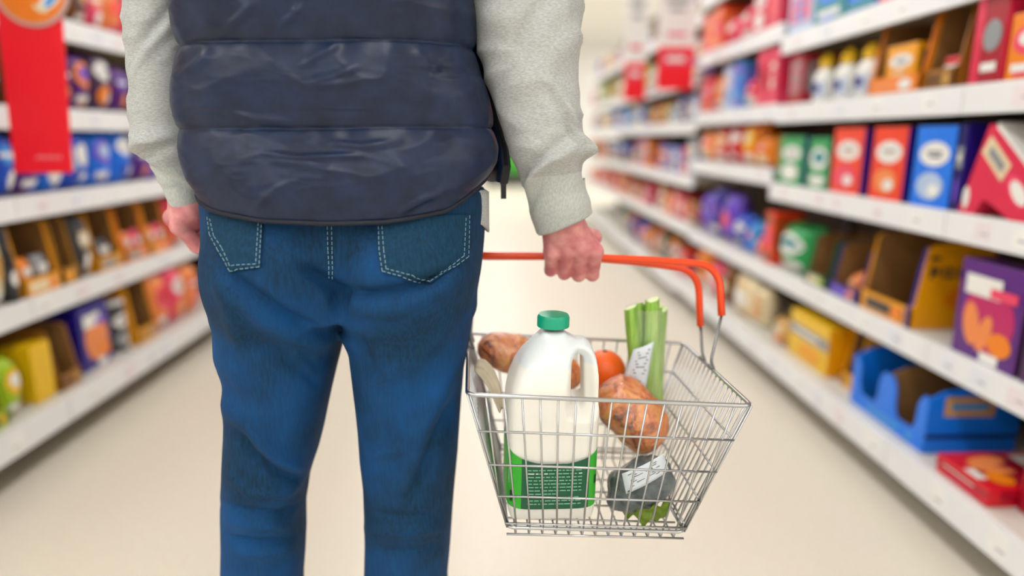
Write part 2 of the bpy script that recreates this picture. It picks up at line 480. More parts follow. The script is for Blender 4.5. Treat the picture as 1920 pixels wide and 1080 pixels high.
ITEMS = []
def product(kind, w, h, d, c1, c2='white', c3='cream', st='oval', cs=None, name=None):
    """builds one product, base centre at the origin, front towards -y"""
    b = MB(); m = C(c1)
    if kind in ('box', 'flat'):
        b.rbox((-w/2, -d/2, 0), (w/2, d/2, h), 0.003, m, C(cs) if cs else None)
        gfx(b, lambda u, v, e: (u * w, -d/2 - e, v * h), w, h, style(st, c2, c3, rng))
        if not cs: gfx(b, lambda u, v, e: (w/2 + e, u * d, v * h), d, h, style('panel' if st != 'plain' else st, c2, c1, rng)[:3])
        if kind == 'flat': gfx(b, lambda u, v, e: (u * w, v * d - d/2, h + e), w, d, style('cookie', c2, c3, rng))
        o = b.build(name or ('flat_biscuit_box' if kind == 'flat' else 'snack_box'))
    elif kind == 'bag':
        def bulge(u, v):
            k = max(0.0, 1 - (abs(u) * 2) ** 2.6) ** .5 * max(0.0, 1 - abs(2 * v - 1) ** 3.5) ** .6
            return k * d / 2
        nu, nv = 13, 15; vs = []
        for sgn in (-1, 1):
            for j in range(nv):
                for i in range(nu):
                    u, v = i / (nu - 1) - .5, j / (nv - 1)
                    pin = 1 - 0.07 * (1 - abs(2 * v - 1) ** 2) 
                    vs.append((u * w * pin, sgn * (bulge(u, v) + .0008) + .004 * math.sin(9 * u + 5 * v + sgn), v * h))
        fs = []; n = nu * nv
        for j in range(nv - 1):
            for i in range(nu - 1):
                q = (j * nu + i, j * nu + i + 1, (j + 1) * nu + i + 1, (j + 1) * nu + i)
                fs.append(q); fs.append(tuple(k + n for k in q[::-1]))
        for i in range(nu - 1):
            fs.append((i, n + i, n + i + 1, i + 1)); t = (nv - 1) * nu
            fs.append((t + i, t + i + 1, n + t + i + 1, n + t + i))
        for j in range(nv - 1):
            fs.append((j * nu, (j + 1) * nu, n + (j + 1) * nu, n + j * nu)); t = nu - 1
            fs.append((j * nu + t, n + j * nu + t, n + (j + 1) * nu + t, (j + 1) * nu + t))
        b.add(vs, fs, m)
        gfx(b, lambda u, v, e: (u * w * .95, -(bulge(u, v) + .0008) + .004 * math.sin(9 * u + 5 * v - 1) - e - .0015, v * h), w, h, style(st, c2, c3, rng))
        o = b.build(name or 'snack_bag', smooth=True)
    elif kind == 'bottle':
        r = w / 2
        b.lathe([(r * .9, 0), (r, .006), (r, h * .52), (r * .93, h * .60), (r * .6, h * .70), (r * .46, h * .74)], (0, 0, 0), m, 20)
        gfx(b, lambda u, v, e: ((r + e) * math.sin(u * 3.0), -(r + e) * math.cos(u * 3.0), v * h), 2 * r, h, [('r', 0, .28, .34, .16, c2), ('o', 0, .3, .2, .1, c3)])
        o = b.build(name or 'sauce_bottle', smooth=True)
        b = MB(); b.lathe([(r * .62, h * .715), (r * .66, h * .73), (r * .62, h * .90), (r * .40, h * .93), (r * .30, h)], (0, 0, 0), C(cs or 'yellow'), 20)
        b.build('cap', o, smooth=True)
    elif kind == 'tin':
        r = w / 2
        b.lathe([(r * .97, 0), (r, .004), (r, h - .004), (r * .97, h)], (0, 0, 0), m, 28)
        gfx(b, lambda u, v, e: ((r + e) * math.sin(u * 2.6), -(r + e) * math.cos(u * 2.6), v * h), 2 * r, h, style(st, c2, c3, rng))
        o = b.build(name or 'food_tin', smooth=True)
        b = MB(); b.lathe([(r * .99, h), (r * 1.01, h + .002), (r * 1.01, h + .010), (r * .95, h + .012)], (0, 0, 0), C(cs or c2), 28); b.build('lid', o, smooth=True)
    elif kind == 'case':
        # shelf-ready display case: low front lip, sloping side walls, tall back, open brown inside
        t = .006; lip = .24 * h
        side = [(-d/2, 0), (d/2, 0), (d/2, h), (d/2 - .06, h), (-d/2 + .055, h * .97), (-d/2 + .035, h * .93), (-d/2 + .012, lip * 1.15), (-d/2, lip)]
        for x in (-w/2, w/2 - t): b.prism(side, x, x + t, 'x', m)
        b.box((-w/2, -d/2, 0), (w/2, -d/2 + t, lip), m)
        b.box((-w/2 + t, d/2 - t, 0), (w/2 - t, d/2, h), cardm)
        b.box((-w/2 + t, -d/2 + t, 0), (w/2 - t, d/2 - t, t), cardm)
        for x in (-w/2 + t, w/2 - t - .001): b.prism([(p[0] + (.006 if p[0] < 0 else -.006), p[1]) for p in side], x, x + .001, 'x', cardm)
        gfx(b, lambda u, v, e: (u * w, -d/2 - e, v * lip), w, lip, [('r', 0, .5, .38, .28, c2), ('o', .25, .5, .12, .3, c3)])
        gfx(b, lambda u, v, e: (w/2 + e, u * d, v * h), d, h, style(st, c2, c3, rng))
        gfx(b, lambda u, v, e: (-w/2 - e, -u * d, v * h), d, h, style(st, c2, c3, rng))
        if cs: b.prism([(-d/2 - .001, 0), (-d/2 + .02, 0), (-d/2 + .05, h * .93), (-d/2 + .033, h * .93), (-d/2 + .011, lip * 1.15), (-d/2 - .001, lip)], w/2 - .022, w/2 - t, 'x', C(cs))
        o = b.build(name or 'display_case')
    elif kind == 'scallop':
        # display case with rounded cut-outs in a tall front
        t = .006
        n = int(cs or 2); pw = w / n
        pts = [(-w/2, 0), (w/2, 0)]
        for k in range(n, 0, -1):
            xr = -w/2 + k * pw; xl = xr - pw; q = pw * .24
            pts += [(xr, h * .80), (xr - q * .5, h * .80), (xr - q * .9, h * .66), (xr - q, h * .36), (xr - q * 1.3, h * .24), (xl + q * 1.3, h * .24), (xl + q, h * .36), (xl + q * .9, h * .66), (xl + q * .5, h * .80), (xl, h * .80)]
        b.prism(pts[:2] + [p for i, p in enumerate(pts[2:]) if i == 0 or p != pts[1 + i]], -d/2, -d/2 + t, 'y', m)
        for x in [-w/2 + k * pw for k in range(n + 1)]:
            xx = min(max(x, -w/2), w/2 - t)
            b.prism([(-d/2 + t, 0), (d/2, 0), (d/2, h), (d/2 - .1, h), (-d/2 + .05, h * .9), (-d/2 + t, h * .8)], xx, xx + t, 'x', m if x in (-w/2,) or xx == w/2 - t else cardm)
        b.box((-w/2 + t, d/2 - t, 0), (w/2 - t, d/2, h), cardm); b.box((-w/2 + t, -d/2 + t, 0), (w/2 - t, d/2 - t, t), cardm)
        gfx(b, lambda u, v, e: (u * w, -d/2 - e, v * h), w, h, [('r', -.02, .11, .22, .045, c2), ('o', .33, .12, .05, .05, c2)])
        gfx(b, lambda u, v, e: (w/2 + e, u * d, v * h), d, h, [('r', -.05, .68, .27, .14, c3), ('r', -.05, .68, .2, .05, c2), ('r', .0, .25, .5, .03, 'navy')])
        o = b.build(name or 'display_case')
    return o

KW = {'box': 'box', 'flat': 'flat box', 'bag': 'bag', 'bottle': 'bottle', 'tin': 'tin', 'case': 'open display case', 'scallop': 'display case'}
def yfrom(px, X, Z):
    A = (px - 960); c, s = math.cos(YAW), math.sin(YAW)
    return (FPX * X * c - A * (X * _fw.x + (Z - CAM_H) * _fw.z)) / (A * _fw.y + FPX * s)

def place(o, side, i, y, d, w, z, desc, bayname, setback=.018, rz=0.0, z0=0.0, label=None, cat=None):
    xf = (RXB if i == 0 else RX) if side > 0 else (LXB if i == 0 else LX)
    o.location = (xf + side * (setback + d / 2), y, z + .0005 + z0)
    o.rotation_euler = (0, 0, (-math.pi / 2 if side > 0 else math.pi / 2) + rz)
    tag(o, label, cat or desc.split()[-1] if not label else cat, None)
    ITEMS.append((o, desc, side, i, y, bayname, label))
    return o

def bay_of(side, y):
    for y0, y1, zs, nm in (RBAYS if side > 0 else LBAYS):
        if y0 <= y < y1: return zs, nm
    return (RBAYS if side > 0 else LBAYS)[0][2:]

def put(side, i, pxl, pxr, h, d, kind, c1, c2='white', c3='cream', st='oval', cs=None, setback=.018, rz=0, label=None, cat=None, z0=0, name=None, shrink=.97):
    """a product whose front spans from pxl to pxr in the photograph, on shelf i"""
    xf = (RXB if i == 0 else RX) if side > 0 else (LXB if i == 0 else LX)
    X = xf + side * (.018 if z0 else setback)
    zs, nm = bay_of(side, yfrom((pxl + pxr) / 2, X, .8))
    ya, yb = yfrom(pxl, X, zs[i]), yfrom(pxr, X, zs[i])
    w = abs(ya - yb) * shrink; y = (ya + yb) / 2
    if kind in ('bottle', 'tin'): w = d = min(w, d)
    o = product(kind, w, h, d, c1, c2, c3, st, cs, name)
    desc = '%s %s with %s' % (c1, KW[kind], 'yellow cap' if kind == 'bottle' else STW[st])
    catw = {'box': 'box', 'flat': 'box', 'bag': 'bag', 'bottle': 'bottle', 'tin': 'tin', 'case': 'display case', 'scallop': 'display case'}[kind]
    return place(o, side, i, y, d, w, zs[i], desc, nm, setback, rz, z0, label, cat or catw)

# ---- right side, two nearest bays, read off the photograph
# top visible shelf
put(1, 4, 1476, 1522, .17, .16, 'box', 'pale blue', 'pink', 'sky blue', 'panel')
put(1, 4, 1524, 1582, .19, .18, 'box', 'teal', 'blue', 'sky blue', 'burst')
put(1, 4, 1586, 1640, .19, .18, 'box', 'blue', 'teal', 'white', 'stripe')
put(1, 4, 1646, 1700, .18, .18, 'box', 'rose', 'white', 'pink', 'band')
# second shelf
put(1, 3, 1476, 1500, .20, .16, 'box', 'crimson', 'grey', 'rose', 'panel')
for a, q in ((1508, 1542), (1545, 1583), (1586, 1621)):
    put(1, 3, a, q, .185, .092, 'bottle', 'white', 'pale blue', 'indigo', cs='yellow')
put(1, 3, 1624, 1722, .235, .26, 'case', 'orange', 'peach', 'white', 'plain')
put(1, 3, 1642, 1702, .145, .14, 'box', 'amber', 'charcoal', 'cream', 'oval', setback=.035, z0=.007, label='amber packet with white oval and dark lettering inside the orange case', shrink=.9)
put(1, 3, 1728, 1786, .245, .30, 'case', 'tan', 'brown', 'beige', 'plain', setback=.03)
put(1, 3, 1740, 1776, .085, .14, 'box', 'red', 'white', 'crimson', 'band', setback=.05, z0=.007, label='short red packet inside the plain brown cardboard case', shrink=.7)
put(1, 3, 1814, 1872, .22, .20, 'box', 'crimson', 'rose', 'grey', 'side', cs='rose')
put(1, 3, 1880, 1960, .16, .12, 'box', 'orange', 'pink', 'white', 'burst')
put(1, 3, 1968, 2060, .2, .14, 'box', 'charcoal', 'white', 'grey', 'oval')
# middle shelf
put(1, 2, 1456, 1502, .205, .20, 'box', 'green', 'dark green', 'white', 'oval', cs='indigo')
put(1, 2, 1510, 1550, .20, .20, 'box', 'green', 'white', 'teal', 'burst', cs='navy')
put(1, 2, 1554, 1610, .235, .20, 'box', 'vermilion', 'peach', 'pink', 'oval', cs='indigo')
put(1, 2, 1625, 1688, .235, .20, 'box', 'vermilion', 'cream', 'peach', 'oval', cs='indigo')
put(1, 2, 1702, 1776, .235, .20, 'box', 'blue', 'navy', 'pale blue', 'oval', cs='indigo')
put(1, 2, 1780, 1791, .24, .20, 'box', 'navy', 'grey', 'lilac', 'band', cs='indigo')
put(1, 2, 2010, 2120, .22, .22, 'box', 'indigo', 'white', 'lilac', 'burst')
# fourth shelf
put(1, 1, 1447, 1500, .21, .18, 'bag', 'green', 'white', 'teal', 'burst')
put(1, 1, 1508, 1546, .20, .20, 'case', 'dark green', 'cream', 'lime', 'plain')
put(1, 1, 1552, 1606, .20, .24, 'case', 'indigo', 'lilac', 'peach', 'plain')
put(1, 1, 1564, 1596, .09, .16, 'bag', 'peach', 'orange', 'white', 'band', setback=.045, z0=.007, label='short peach biscuit bag inside the small indigo case', shrink=.8)
put(1, 1, 1610, 1704, .27, .24, 'case', 'amber', 'charcoal', 'orange', 'word', cs='indigo')
put(1, 1, 1780, 1900, .262, .09, 'box', 'purple', 'magenta', 'pink', 'cookie', cs='plum')
put(1, 1, 1906, 2010, .24, .15, 'box', 'plum', 'purple', 'peach', 'cookie', cs='plum')
put(1, 1, 2020, 2140, .24, .15, 'box', 'indigo', 'lilac', 'peach', 'cookie', cs='plum')
# bottom shelf
put(1, 0, 1368, 1402, .20, .10, 'bag', 'cream', 'beige', 'white', 'stripe', setback=.06)
put(1, 0, 1406, 1424, .19, .10, 'bag', 'cream', 'beige', 'peach', 'panel', setback=.07)
put(1, 0, 1442, 1470, .11, .10, 'bag', 'beige', 'cream', 'peach', 'band', setback=.06)
put(1, 0, 1476, 1548, .19, .20, 'box', 'yellow', 'grey', 'amber', 'band', setback=.07, cs='amber')
put(1, 0, 1574, 1598, .22, .20, 'case', 'amber', 'gold', 'yellow', 'plain', setback=.10)
put(1, 0, 1592, 1730, .21, .27, 'scallop', 'blue', 'sky blue', 'beige', cs='2', setback=.05)
put(1, 0, 1752, 1850, .05, .26, 'flat', 'red', 'crimson', 'rose', 'band', setback=.03)
put(1, 0, 1905, 2010, .17, .22, 'box', 'crimson', 'red', 'peach', 'cookie', setback=.10)
# leaning crimson case at the front of the middle shelf
o = product('box', .30, .20, .12, 'rose', 'white', 'pink', 'plain', cs='white')
b = MB()
c3 = at_x(1880, 395, RX + .03)
o.rotation_euler = (0, 0, 0)
bpy.data.objects.remove(o)
b = MB(); m = C('rose')
# parallelogram outline with a notch at its foot, facing the aisle
pl = [(-.155, 0), (-.085, 0), (-.055, .045), (-.02, .035), (.065, 0), (.155, 0), (.155, .10), (-.035, .235), (-.07, .235)]
b.prism(pl, -.09, .09, 'y', m)
gfx(b, lambda u, v, e: (u, -.09 - e, v), 1, 1, [('o', -.125, .045, .014, .03, 'white'), ('o', .075, .075, .055, .028, 'pink', -.7), ('o', .08, .07, .04, .02, 'white', -.7)])
gfx(b, lambda u, v, e: (-.035 + u * .13 - v * .02, -.09 - e, .185 - u * .10 - v * .028), 1, 1, [('r', .18, .6, .36, .75, 'cream'), ('r', .2, .6, .24, .35, 'grey')])
q0, q1 = Vector((.155, 0, .10)), Vector((-.035, 0, .235))
b.add([(.157, -.092, .104), (.157, .092, .104), (-.035, .092, .240), (-.035, -.092, .240)], [(0, 1, 2, 3)], C('white'))
b.add([(.157, -.0925, .090), (.157, -.0925, .104), (-.035, -.0925, .240), (-.035, -.0925, .226)], [(0, 1, 2, 3)], C('white'))
o = b.build('cardboard_case'); o.scale = (.88, 1, 1)
ya = (yfrom(1796, RX + .02, .865) + yfrom(1912, RX + .02, .865)) / 2
place(o, 1, 2, ya - .022, .18, .27, .865, 'rose case', 'nearest right bay', .02, 0, 0, 'rose pink cardboard case with sloping white top on the middle right shelf', 'case')

# ---- third right bay
def row(side, i, pxs, specs):
    for (a, q), sp in zip(pxs, specs): put(side, i, a, q, *sp)
row(1, 4, [(1316, 1336), (1338, 1352), (1355, 1378), (1381, 1406), (1409, 1434), (1437, 1460)], [
    (.22, .16, 'box', 'peach', 'pink', 'vermilion', 'stripe'), (.23, .16, 'box', 'vermilion', 'peach', 'pink', 'stripe'), (.15, .16, 'bag', 'pink', 'white', 'rose', 'band'),
    (.17, .16, 'bag', 'pink', 'rose', 'white', 'burst'), (.22, .18, 'box', 'rose', 'pink', 'white', 'oval'), (.24, .18, 'box', 'rose', 'pink', 'vermilion', 'panel')])
row(1, 3, [(1313, 1330), (1332, 1351), (1354, 1370), (1372, 1388), (1391, 1413), (1416, 1434), (1437, 1453)], [
    (.20, .16, 'box', 'rose', 'pink', 'orange', 'band'), (.21, .16, 'bag', 'orange', 'peach', 'cream', 'burst'), (.23, .14, 'box', 'pale blue', 'blue', 'sky blue', 'oval'), (.235, .14, 'box', 'sky blue', 'lilac', 'blue', 'stripe'),
    (.15, .16, 'bag', 'rose', 'pink', 'white', 'band'), (.26, .16, 'box', 'rose', 'pink', 'crimson', 'stripe'), (.25, .16, 'box', 'pink', 'rose', 'white', 'panel')])
row(1, 2, [(1306, 1330), (1333, 1356), (1359, 1380), (1384, 1408), (1411, 1436)], [
    (.18, .16, 'bag', 'peach', 'pink', 'cream', 'band'), (.20, .16, 'bag', 'red', 'cream', 'peach', 'burst'), (.21, .16, 'bag', 'red', 'white', 'crimson', 'oval'), (.22, .16, 'bag', 'orange', 'yellow', 'cream', 'burst'), (.15, .16, 'bag', 'orange', 'red', 'cream', 'band')])
row(1, 1, [(1307, 1321), (1323, 1342), (1345, 1366), (1369, 1390), (1393, 1408), (1411, 1428), (1430, 1444)], [
    (.24, .14, 'bag', 'lilac', 'indigo', 'purple', 'band'), (.29, .14, 'bag', 'indigo', 'lilac', 'purple', 'burst'), (.27, .14, 'bag', 'lilac', 'purple', 'pink', 'stripe'), (.18, .14, 'bag', 'royal blue', 'pale blue', 'navy', 'oval'),
    (.16, .14, 'bag', 'sky blue', 'pink', 'blue', 'band'), (.11, .14, 'bag', 'pink', 'red', 'cream', 'burst'), (.24, .14, 'box', 'vermilion', 'brown', 'pink', 'stripe')])
row(1, 0, [(1296, 1314), (1318, 1338), (1342, 1362)], [
    (.21, .14, 'bag', 'orange', 'brown', 'red', 'burst', None, .06), (.18, .14, 'bag', 'pink', 'rose', 'white', 'oval', None, .06), (.2, .14, 'bag', 'brown', 'crimson', 'cream', 'stripe', None, .06)])

# ---- farther right bays: one facing after another
FAR = {4: ['beige', 'lilac', 'grey', 'cream', 'pink', 'lime', 'white', 'rose'], 3: ['navy', 'charcoal', 'red', 'sky blue', 'pale blue', 'crimson', 'blue', 'white', 'yellow'],
       2: ['orange', 'indigo', 'lime', 'vermilion', 'royal blue', 'purple', 'peach', 'grey', 'dark green'], 1: ['rose', 'red', 'pink', 'tan', 'crimson', 'orange', 'red', 'magenta'],
       0: ['vermilion', 'blue', 'dark green', 'brown', 'royal blue', 'tan', 'purple', 'orange'], 5: ['cream', 'grey', 'pink', 'white', 'lilac', 'beige']}
STS = ['oval', 'band', 'panel', 'stripe', 'burst']
def fill(side, y0, y1, zs, nm, pal, shelves, wr=(.13, .21), skip=0.0):
    r = random.Random(int(y0 * 100) + (5 if side > 0 else 9))
    for i in shelves:
        gap = (zs[i + 1] - zs[i] if i + 1 < len(zs) else .3) - .085
        y = y0 + .025; last = None
        while True:
            w = r.uniform(*wr)
            if y + w > y1 - .02: break
            c = r.choice([q for q in pal[i] if q != last]); last = c
            c2 = r.choice([q for q in pal[i] if q != c]); k = r.choice(['box', 'bag', 'box', 'bag', 'tin'] if w < .17 else ['box', 'bag', 'case'])
            h = gap * r.uniform(.62, .95); st = r.choice(STS); d = r.uniform(.12, .2)
            if k == 'tin': h = min(h, w * 1.6); d = w
            o = product(k, w * .95, h, d, c, c2, r.choice(['white', 'cream', 'peach', 'pale blue']), st if k != 'case' else 'plain')
            place(o, side, i, y + w / 2, d, w, zs[i], '%s %s with %s' % (c, KW[k], STW[st if k != 'case' else 'plain']), nm, r.uniform(.015, .04) + (.05 if i == 0 else 0), 0, 0, None, {'case': 'display case'}.get(k, k))
            y += w + r.uniform(.004, .02)
for y0, y1, zs, nm in RBAYS[3:]:
    fill(1, y0, y1, zs, nm, FAR, [0, 1, 2, 3, 4, 5] if y0 < 6.5 else [1, 2, 3, 4, 5])

# ---- left side
row(-1, 4, [(-20, 40), (44, 95), (150, 172), (175, 205), (208, 240), (243, 270)], [
    (.2, .16, 'bag', 'beige', 'brown', 'pink', 'band'), (.2, .16, 'bag', 'pink', 'white', 'peach', 'oval'), (.16, .16, 'bag', 'brown', 'plum', 'beige', 'burst'),
    (.18, .16, 'bag', 'pink', 'peach', 'white', 'band'), (.2, .16, 'bag', 'peach', 'pink', 'vermilion', 'stripe'), (.18, .16, 'bag', 'pink', 'brown', 'white', 'burst')])
row(-1, 3, [(-25, 12), (16, 60), (64, 110), (114, 148), (151, 182), (185, 222), (226, 252), (256, 282)], [
    (.14, .16, 'bag', 'lilac', 'white', 'purple', 'band'), (.2, .18, 'box', 'brown', 'beige', 'plum', 'plain'), (.2, .16, 'bag', 'purple', 'lilac', 'white', 'oval'), (.2, .16, 'bag', 'brown', 'purple', 'orange', 'band'),
    (.22, .16, 'bag', 'purple', 'orange', 'lilac', 'burst'), (.24, .16, 'bag', 'plum', 'white', 'orange', 'oval'), (.2, .16, 'bag', 'purple', 'lilac', 'peach', 'band'), (.2, .16, 'bag', 'plum', 'purple', 'white', 'stripe')])
row(-1, 2, [(-30, 8), (12, 46), (50, 90), (94, 134), (138, 182), (186, 222), (226, 262), (266, 290), (294, 320)], [
    (.2, .16, 'bag', 'blue', 'pale blue', 'white', 'oval'), (.22, .16, 'bag', 'royal blue', 'sky blue', 'white', 'band'), (.2, .16, 'bag', 'purple', 'lilac', 'white', 'burst'), (.22, .16, 'bag', 'blue', 'lilac', 'white', 'oval'),
    (.23, .16, 'bag', 'royal blue', 'pale blue', 'white', 'side'), (.22, .16, 'bag', 'blue', 'lilac', 'pale blue', 'burst'), (.23, .16, 'bag', 'blue', 'white', 'royal blue', 'oval'), (.18, .16, 'bag', 'purple', 'lilac', 'peach', 'band'), (.18, .16, 'bag', 'lilac', 'purple', 'white', 'oval')])
row(-1, 1, [(-40, -4), (0, 22), (26, 46), (50, 118), (122, 152), (156, 182), (188, 234), (238, 282), (286, 322), (326, 352)], [
    (.2, .1, 'bag', 'white', 'cream', 'beige', 'band'), (.24, .1, 'bag', 'cream', 'white', 'beige', 'stripe'), (.26, .075, 'bottle', 'black', 'charcoal', 'white', 'plain', 'charcoal'), (.25, .2, 'case', 'amber', 'cream', 'orange', 'plain'),
    (.25, .2, 'case', 'gold', 'amber', 'brown', 'plain'), (.24, .1, 'bag', 'charcoal', 'cream', 'white', 'band'), (.25, .2, 'case', 'amber', 'grey', 'gold', 'plain'), (.25, .2, 'case', 'orange', 'grey', 'peach', 'plain'),
    (.25, .2, 'case', 'amber', 'peach', 'pink', 'plain'), (.24, .12, 'bag', 'rose', 'pink', 'peach', 'oval')])
for a, q, c in ((58, 82, 'orange'), (86, 112, 'grey'), (196, 226, 'charcoal'), (246, 262, 'peach'), (265, 280, 'pink'), (290, 304, 'peach'), (306, 320, 'pink')):
    put(-1, 1, a, q, .12, .05, 'bag', c, 'white', 'beige', 'band', setback=.04, z0=.007, shrink=.9)
row(-1, 0, [(-30, 20), (24, 56), (72, 108), (118, 156), (160, 214), (222, 256), (262, 298), (304, 328), (331, 356), (359, 384)], [
    (.22, .2, 'case', 'lime', 'dark green', 'yellow', 'plain', None, .05), (.2, .12, 'bag', 'lime', 'yellow', 'white', 'burst', None, .05), (.20, .10, 'box', 'yellow', 'amber', 'cream', 'plain', None, .06), (.23, .2, 'case', 'tan', 'brown', 'beige', 'plain', None, .05),
    (.25, .16, 'box', 'indigo', 'peach', 'lilac', 'cookie', None, .08), (.2, .11, 'tin', 'charcoal', 'white', 'grey', 'oval', None, .08), (.27, .2, 'case', 'amber', 'gold', 'grey', 'plain', None, .06), (.26, .14, 'bag', 'peach', 'pink', 'red', 'burst', None, .05),
    (.27, .14, 'bag', 'pink', 'red', 'peach', 'oval', None, .05), (.25, .14, 'bag', 'peach', 'red', 'pink', 'band', None, .05)])

# ---- the stretches of shelf hidden behind the shopper and just outside the frame
FARL = {4: ['beige', 'pink', 'brown', 'peach', 'cream'], 3: ['purple', 'plum', 'lilac', 'brown', 'orange'], 2: ['blue', 'royal blue', 'pale blue', 'purple', 'lilac', 'sky blue'],
        1: ['amber', 'orange', 'gold', 'rose', 'cream', 'charcoal'], 0: ['peach', 'pink', 'lime', 'indigo', 'yellow', 'tan']}
for y0, y1, nm in ((1.0, 1.92, 'nearest left bay'), (3.78, 4.62, 'third left bay'), (4.66, 5.86, 'fourth left bay'), (5.88, 7.08, 'fifth left bay')):
    fill(-1, y0, y1, ZL, nm, FARL, [0, 1, 2, 3, 4])
fill(1, .62, 1.22, ZA, 'nearest right bay', {4: ['blue', 'teal', 'rose'], 3: ['orange', 'crimson', 'charcoal'], 2: ['indigo', 'rose', 'navy'], 1: ['plum', 'indigo', 'purple'], 0: ['red', 'crimson', 'navy']}, [0, 1, 2, 3, 4])

# ---- every product gets a label that says which one it is
ORD = ['first', 'second', 'third', 'fourth', 'fifth', 'sixth', 'seventh', 'eighth', 'ninth', 'tenth', 'eleventh', 'twelfth', 'thirteenth', 'fourteenth', 'fifteenth', 'sixteenth', 'seventeenth', 'eighteenth', 'nineteenth', 'twentieth']
_rows = {}
for it in ITEMS: _rows.setdefault((it[2], it[3], it[5]), []).append(it)
for (side, i, nm), its in _rows.items():
    its.sort(key=lambda t: -t[4] if side > 0 else t[4])
    k = 0
    for o, desc, _, _, y, _, lab in its:
        o['group'] = 'groceries on the %s of the %s' % (SHELF[i], nm)
        if lab: continue
        o['label'] = '%s, %s from left, %s, %s' % (desc, ORD[k], SHELF[i], nm); k += 1

# ================================================================== HANGING SIGNS
def sign_board(name, x0, x1, y, z0, z1, m, t=.006):
    b = MB(); b.rbox((x0, y - t / 2, z0), (x1, y + t / 2, z1), .002, m); return b
redm = mat('#fb0322', 0.5, var=0.03, scale=2)
sg = empty('hanging_shelf_sign', (-1.40, 2.05, 0.90), 'tall red hanging sign with round orange disc at the top, left shelves', 'sign')
yb = 2.06
A = at_y(34, 322, yb); B2 = at_y(140, 326, yb); T0 = at_y(0, 20, yb); T1 = at_y(122, 20, yb)
def rel(p): return (p.x - sg.location.x, p.y - sg.location.y, p.z - sg.location.z)
zb = (A.z + B2.z) / 2; zt = T0.z + .05
xl0, xr0 = A.x, B2.x; xl1, xr1 = T0.x, T1.x
b = MB()
b.prism([(xl0 + 1.40, zb - .90), (xr0 + 1.40, zb - .90), (xr1 + 1.40, zt - .90), (xl1 + 1.40, zt - .90)], -.004, .004, 'y', redm)
zc = zb + .045
for k in range(9):
    xx = (xl0 * .38 + xr0 * .62) + 1.40 - .035 + k * .0085
    b.box((xx, -.0046, zc - .90 - .004), (xx + .0055, -.004, zc - .90 + .004 + .002 * (k % 3)), mat('#ff8a94', 0.5))
b.build('board', sg)
cd = at_y(66, -22, yb); rr = (at_y(138, -22, yb) - cd).length
def disc(c, r, y0, y1, m, b, n=40, a=1.0, rot=0):
    pts = [(c[0] + r * math.cos(2 * math.pi * k / n), c[1] + r * a * math.sin(2 * math.pi * k / n)) for k in range(n)]
    b.prism(pts, y0, y1, 'y', m)
b = MB(); cc = (cd.x + 1.40, cd.z - .90)
disc(cc, rr, -.012, -.005, mat('#c9a7a0', 0.4), b)
disc(cc, rr * .90, -.0128, -.012, mat('#f58418', 0.4), b)
gfx(b, lambda u, v, e: (cc[0] + u * rr, -.0126 - e, cc[1] + v * rr), 1, 1, [('o', .45, -.35, .34, .16, 'white', .6), ('o', .52, -.30, .30, .09, 'sky blue', .8), ('o', -.2, .3, .4, .22, 'yellow'), ('o', .2, -.55, .2, .08, 'cream', -.4)])
b.build('disc', sg)
b = MB(); b.box((xl0 + 1.40 - .03, -.003, zt - .90 - .02), (xr1 + 1.40, .003, zt - .90), postm); b.box((LX + 1.4025, -.004, 1.44 - .90), (xl1 + 1.42, .004, 1.47 - .90), postm); b.build('bracket', sg)

# red and white flag signs standing out from the far right shelves
for (px0, px1, yt, ym, ybm, Y, lab) in ((1232, 1302, -30, 88, 168, 4.12, 'red and white flag sign sticking out from the fourth right bay'),
                                        (1170, 1212, -30, 118, 188, 5.30, 'smaller red and white flag sign farther down the right shelves')):
    p0, p1 = at_y(px0, ym, Y), at_y(px1, ym, Y); zt_, zm, zb_ = at_y(px0, yt, Y).z, p0.z, at_y(px0, ybm, Y).z
    e = empty('flag_sign', (p1.x, Y, zb_), lab, 'sign', group='flag signs on the right shelves')
    w = p1.x - p0.x
    b = MB(); b.box((-w, -.004, zm - zb_), (0, .004, zt_ - zb_), mat('#f1eeee', 0.5, var=.02))
    gfx(b, lambda u, v, ee: (-w / 2 + u * w, -.0045 - ee, (zm - zb_) + v * (zt_ - zm)), 1, 1, [('r', 0, .75, .3, .04, 'grey'), ('r', 0, .60, .22, .03, 'grey'), ('r', 0, .2, .25, .03, 'pink')])
    b.build('upper_board', e)
    b = MB(); b.box((-w * .96, -.005, 0), (0, .005, zm - zb_), redm)
    gfx(b, lambda u, v, ee: (-w / 2 + u * w, -.0055 - ee, v * (zm - zb_)), 1, 1, [('r', 0, .72, .36, .16, 'pink'), ('r', 0, .72, .25, .06, 'white')])
    b.build('lower_board', e)
    b = MB(); b.box((-.01, -.004, .05), (RX - p1.x - .004, .004, .075), postm); b.build('bracket', e)

# ---- far end of the aisle
e = empty('promotion_bin', (.35, 15.2, 0), 'dark promotion bin with bright green header at the far end', 'bin')
b = MB(); b.prism([(-.55, 0), (.55, 0), (.6, .28), (-.6, .28)], -.4, .4, 'y', mat('#3a4038', .7)); b.build('tub', e)
b = MB(); b.box((-.6, -.02, .28), (.6, .02, .75), mat('#3fae2a', .5)); b.build('header', e)

# ================================================================== PERSON (seen from behind, facing down the aisle)
PY = 0.955                                  # the body's middle plane
PO = (-0.215, PY, 0.0)

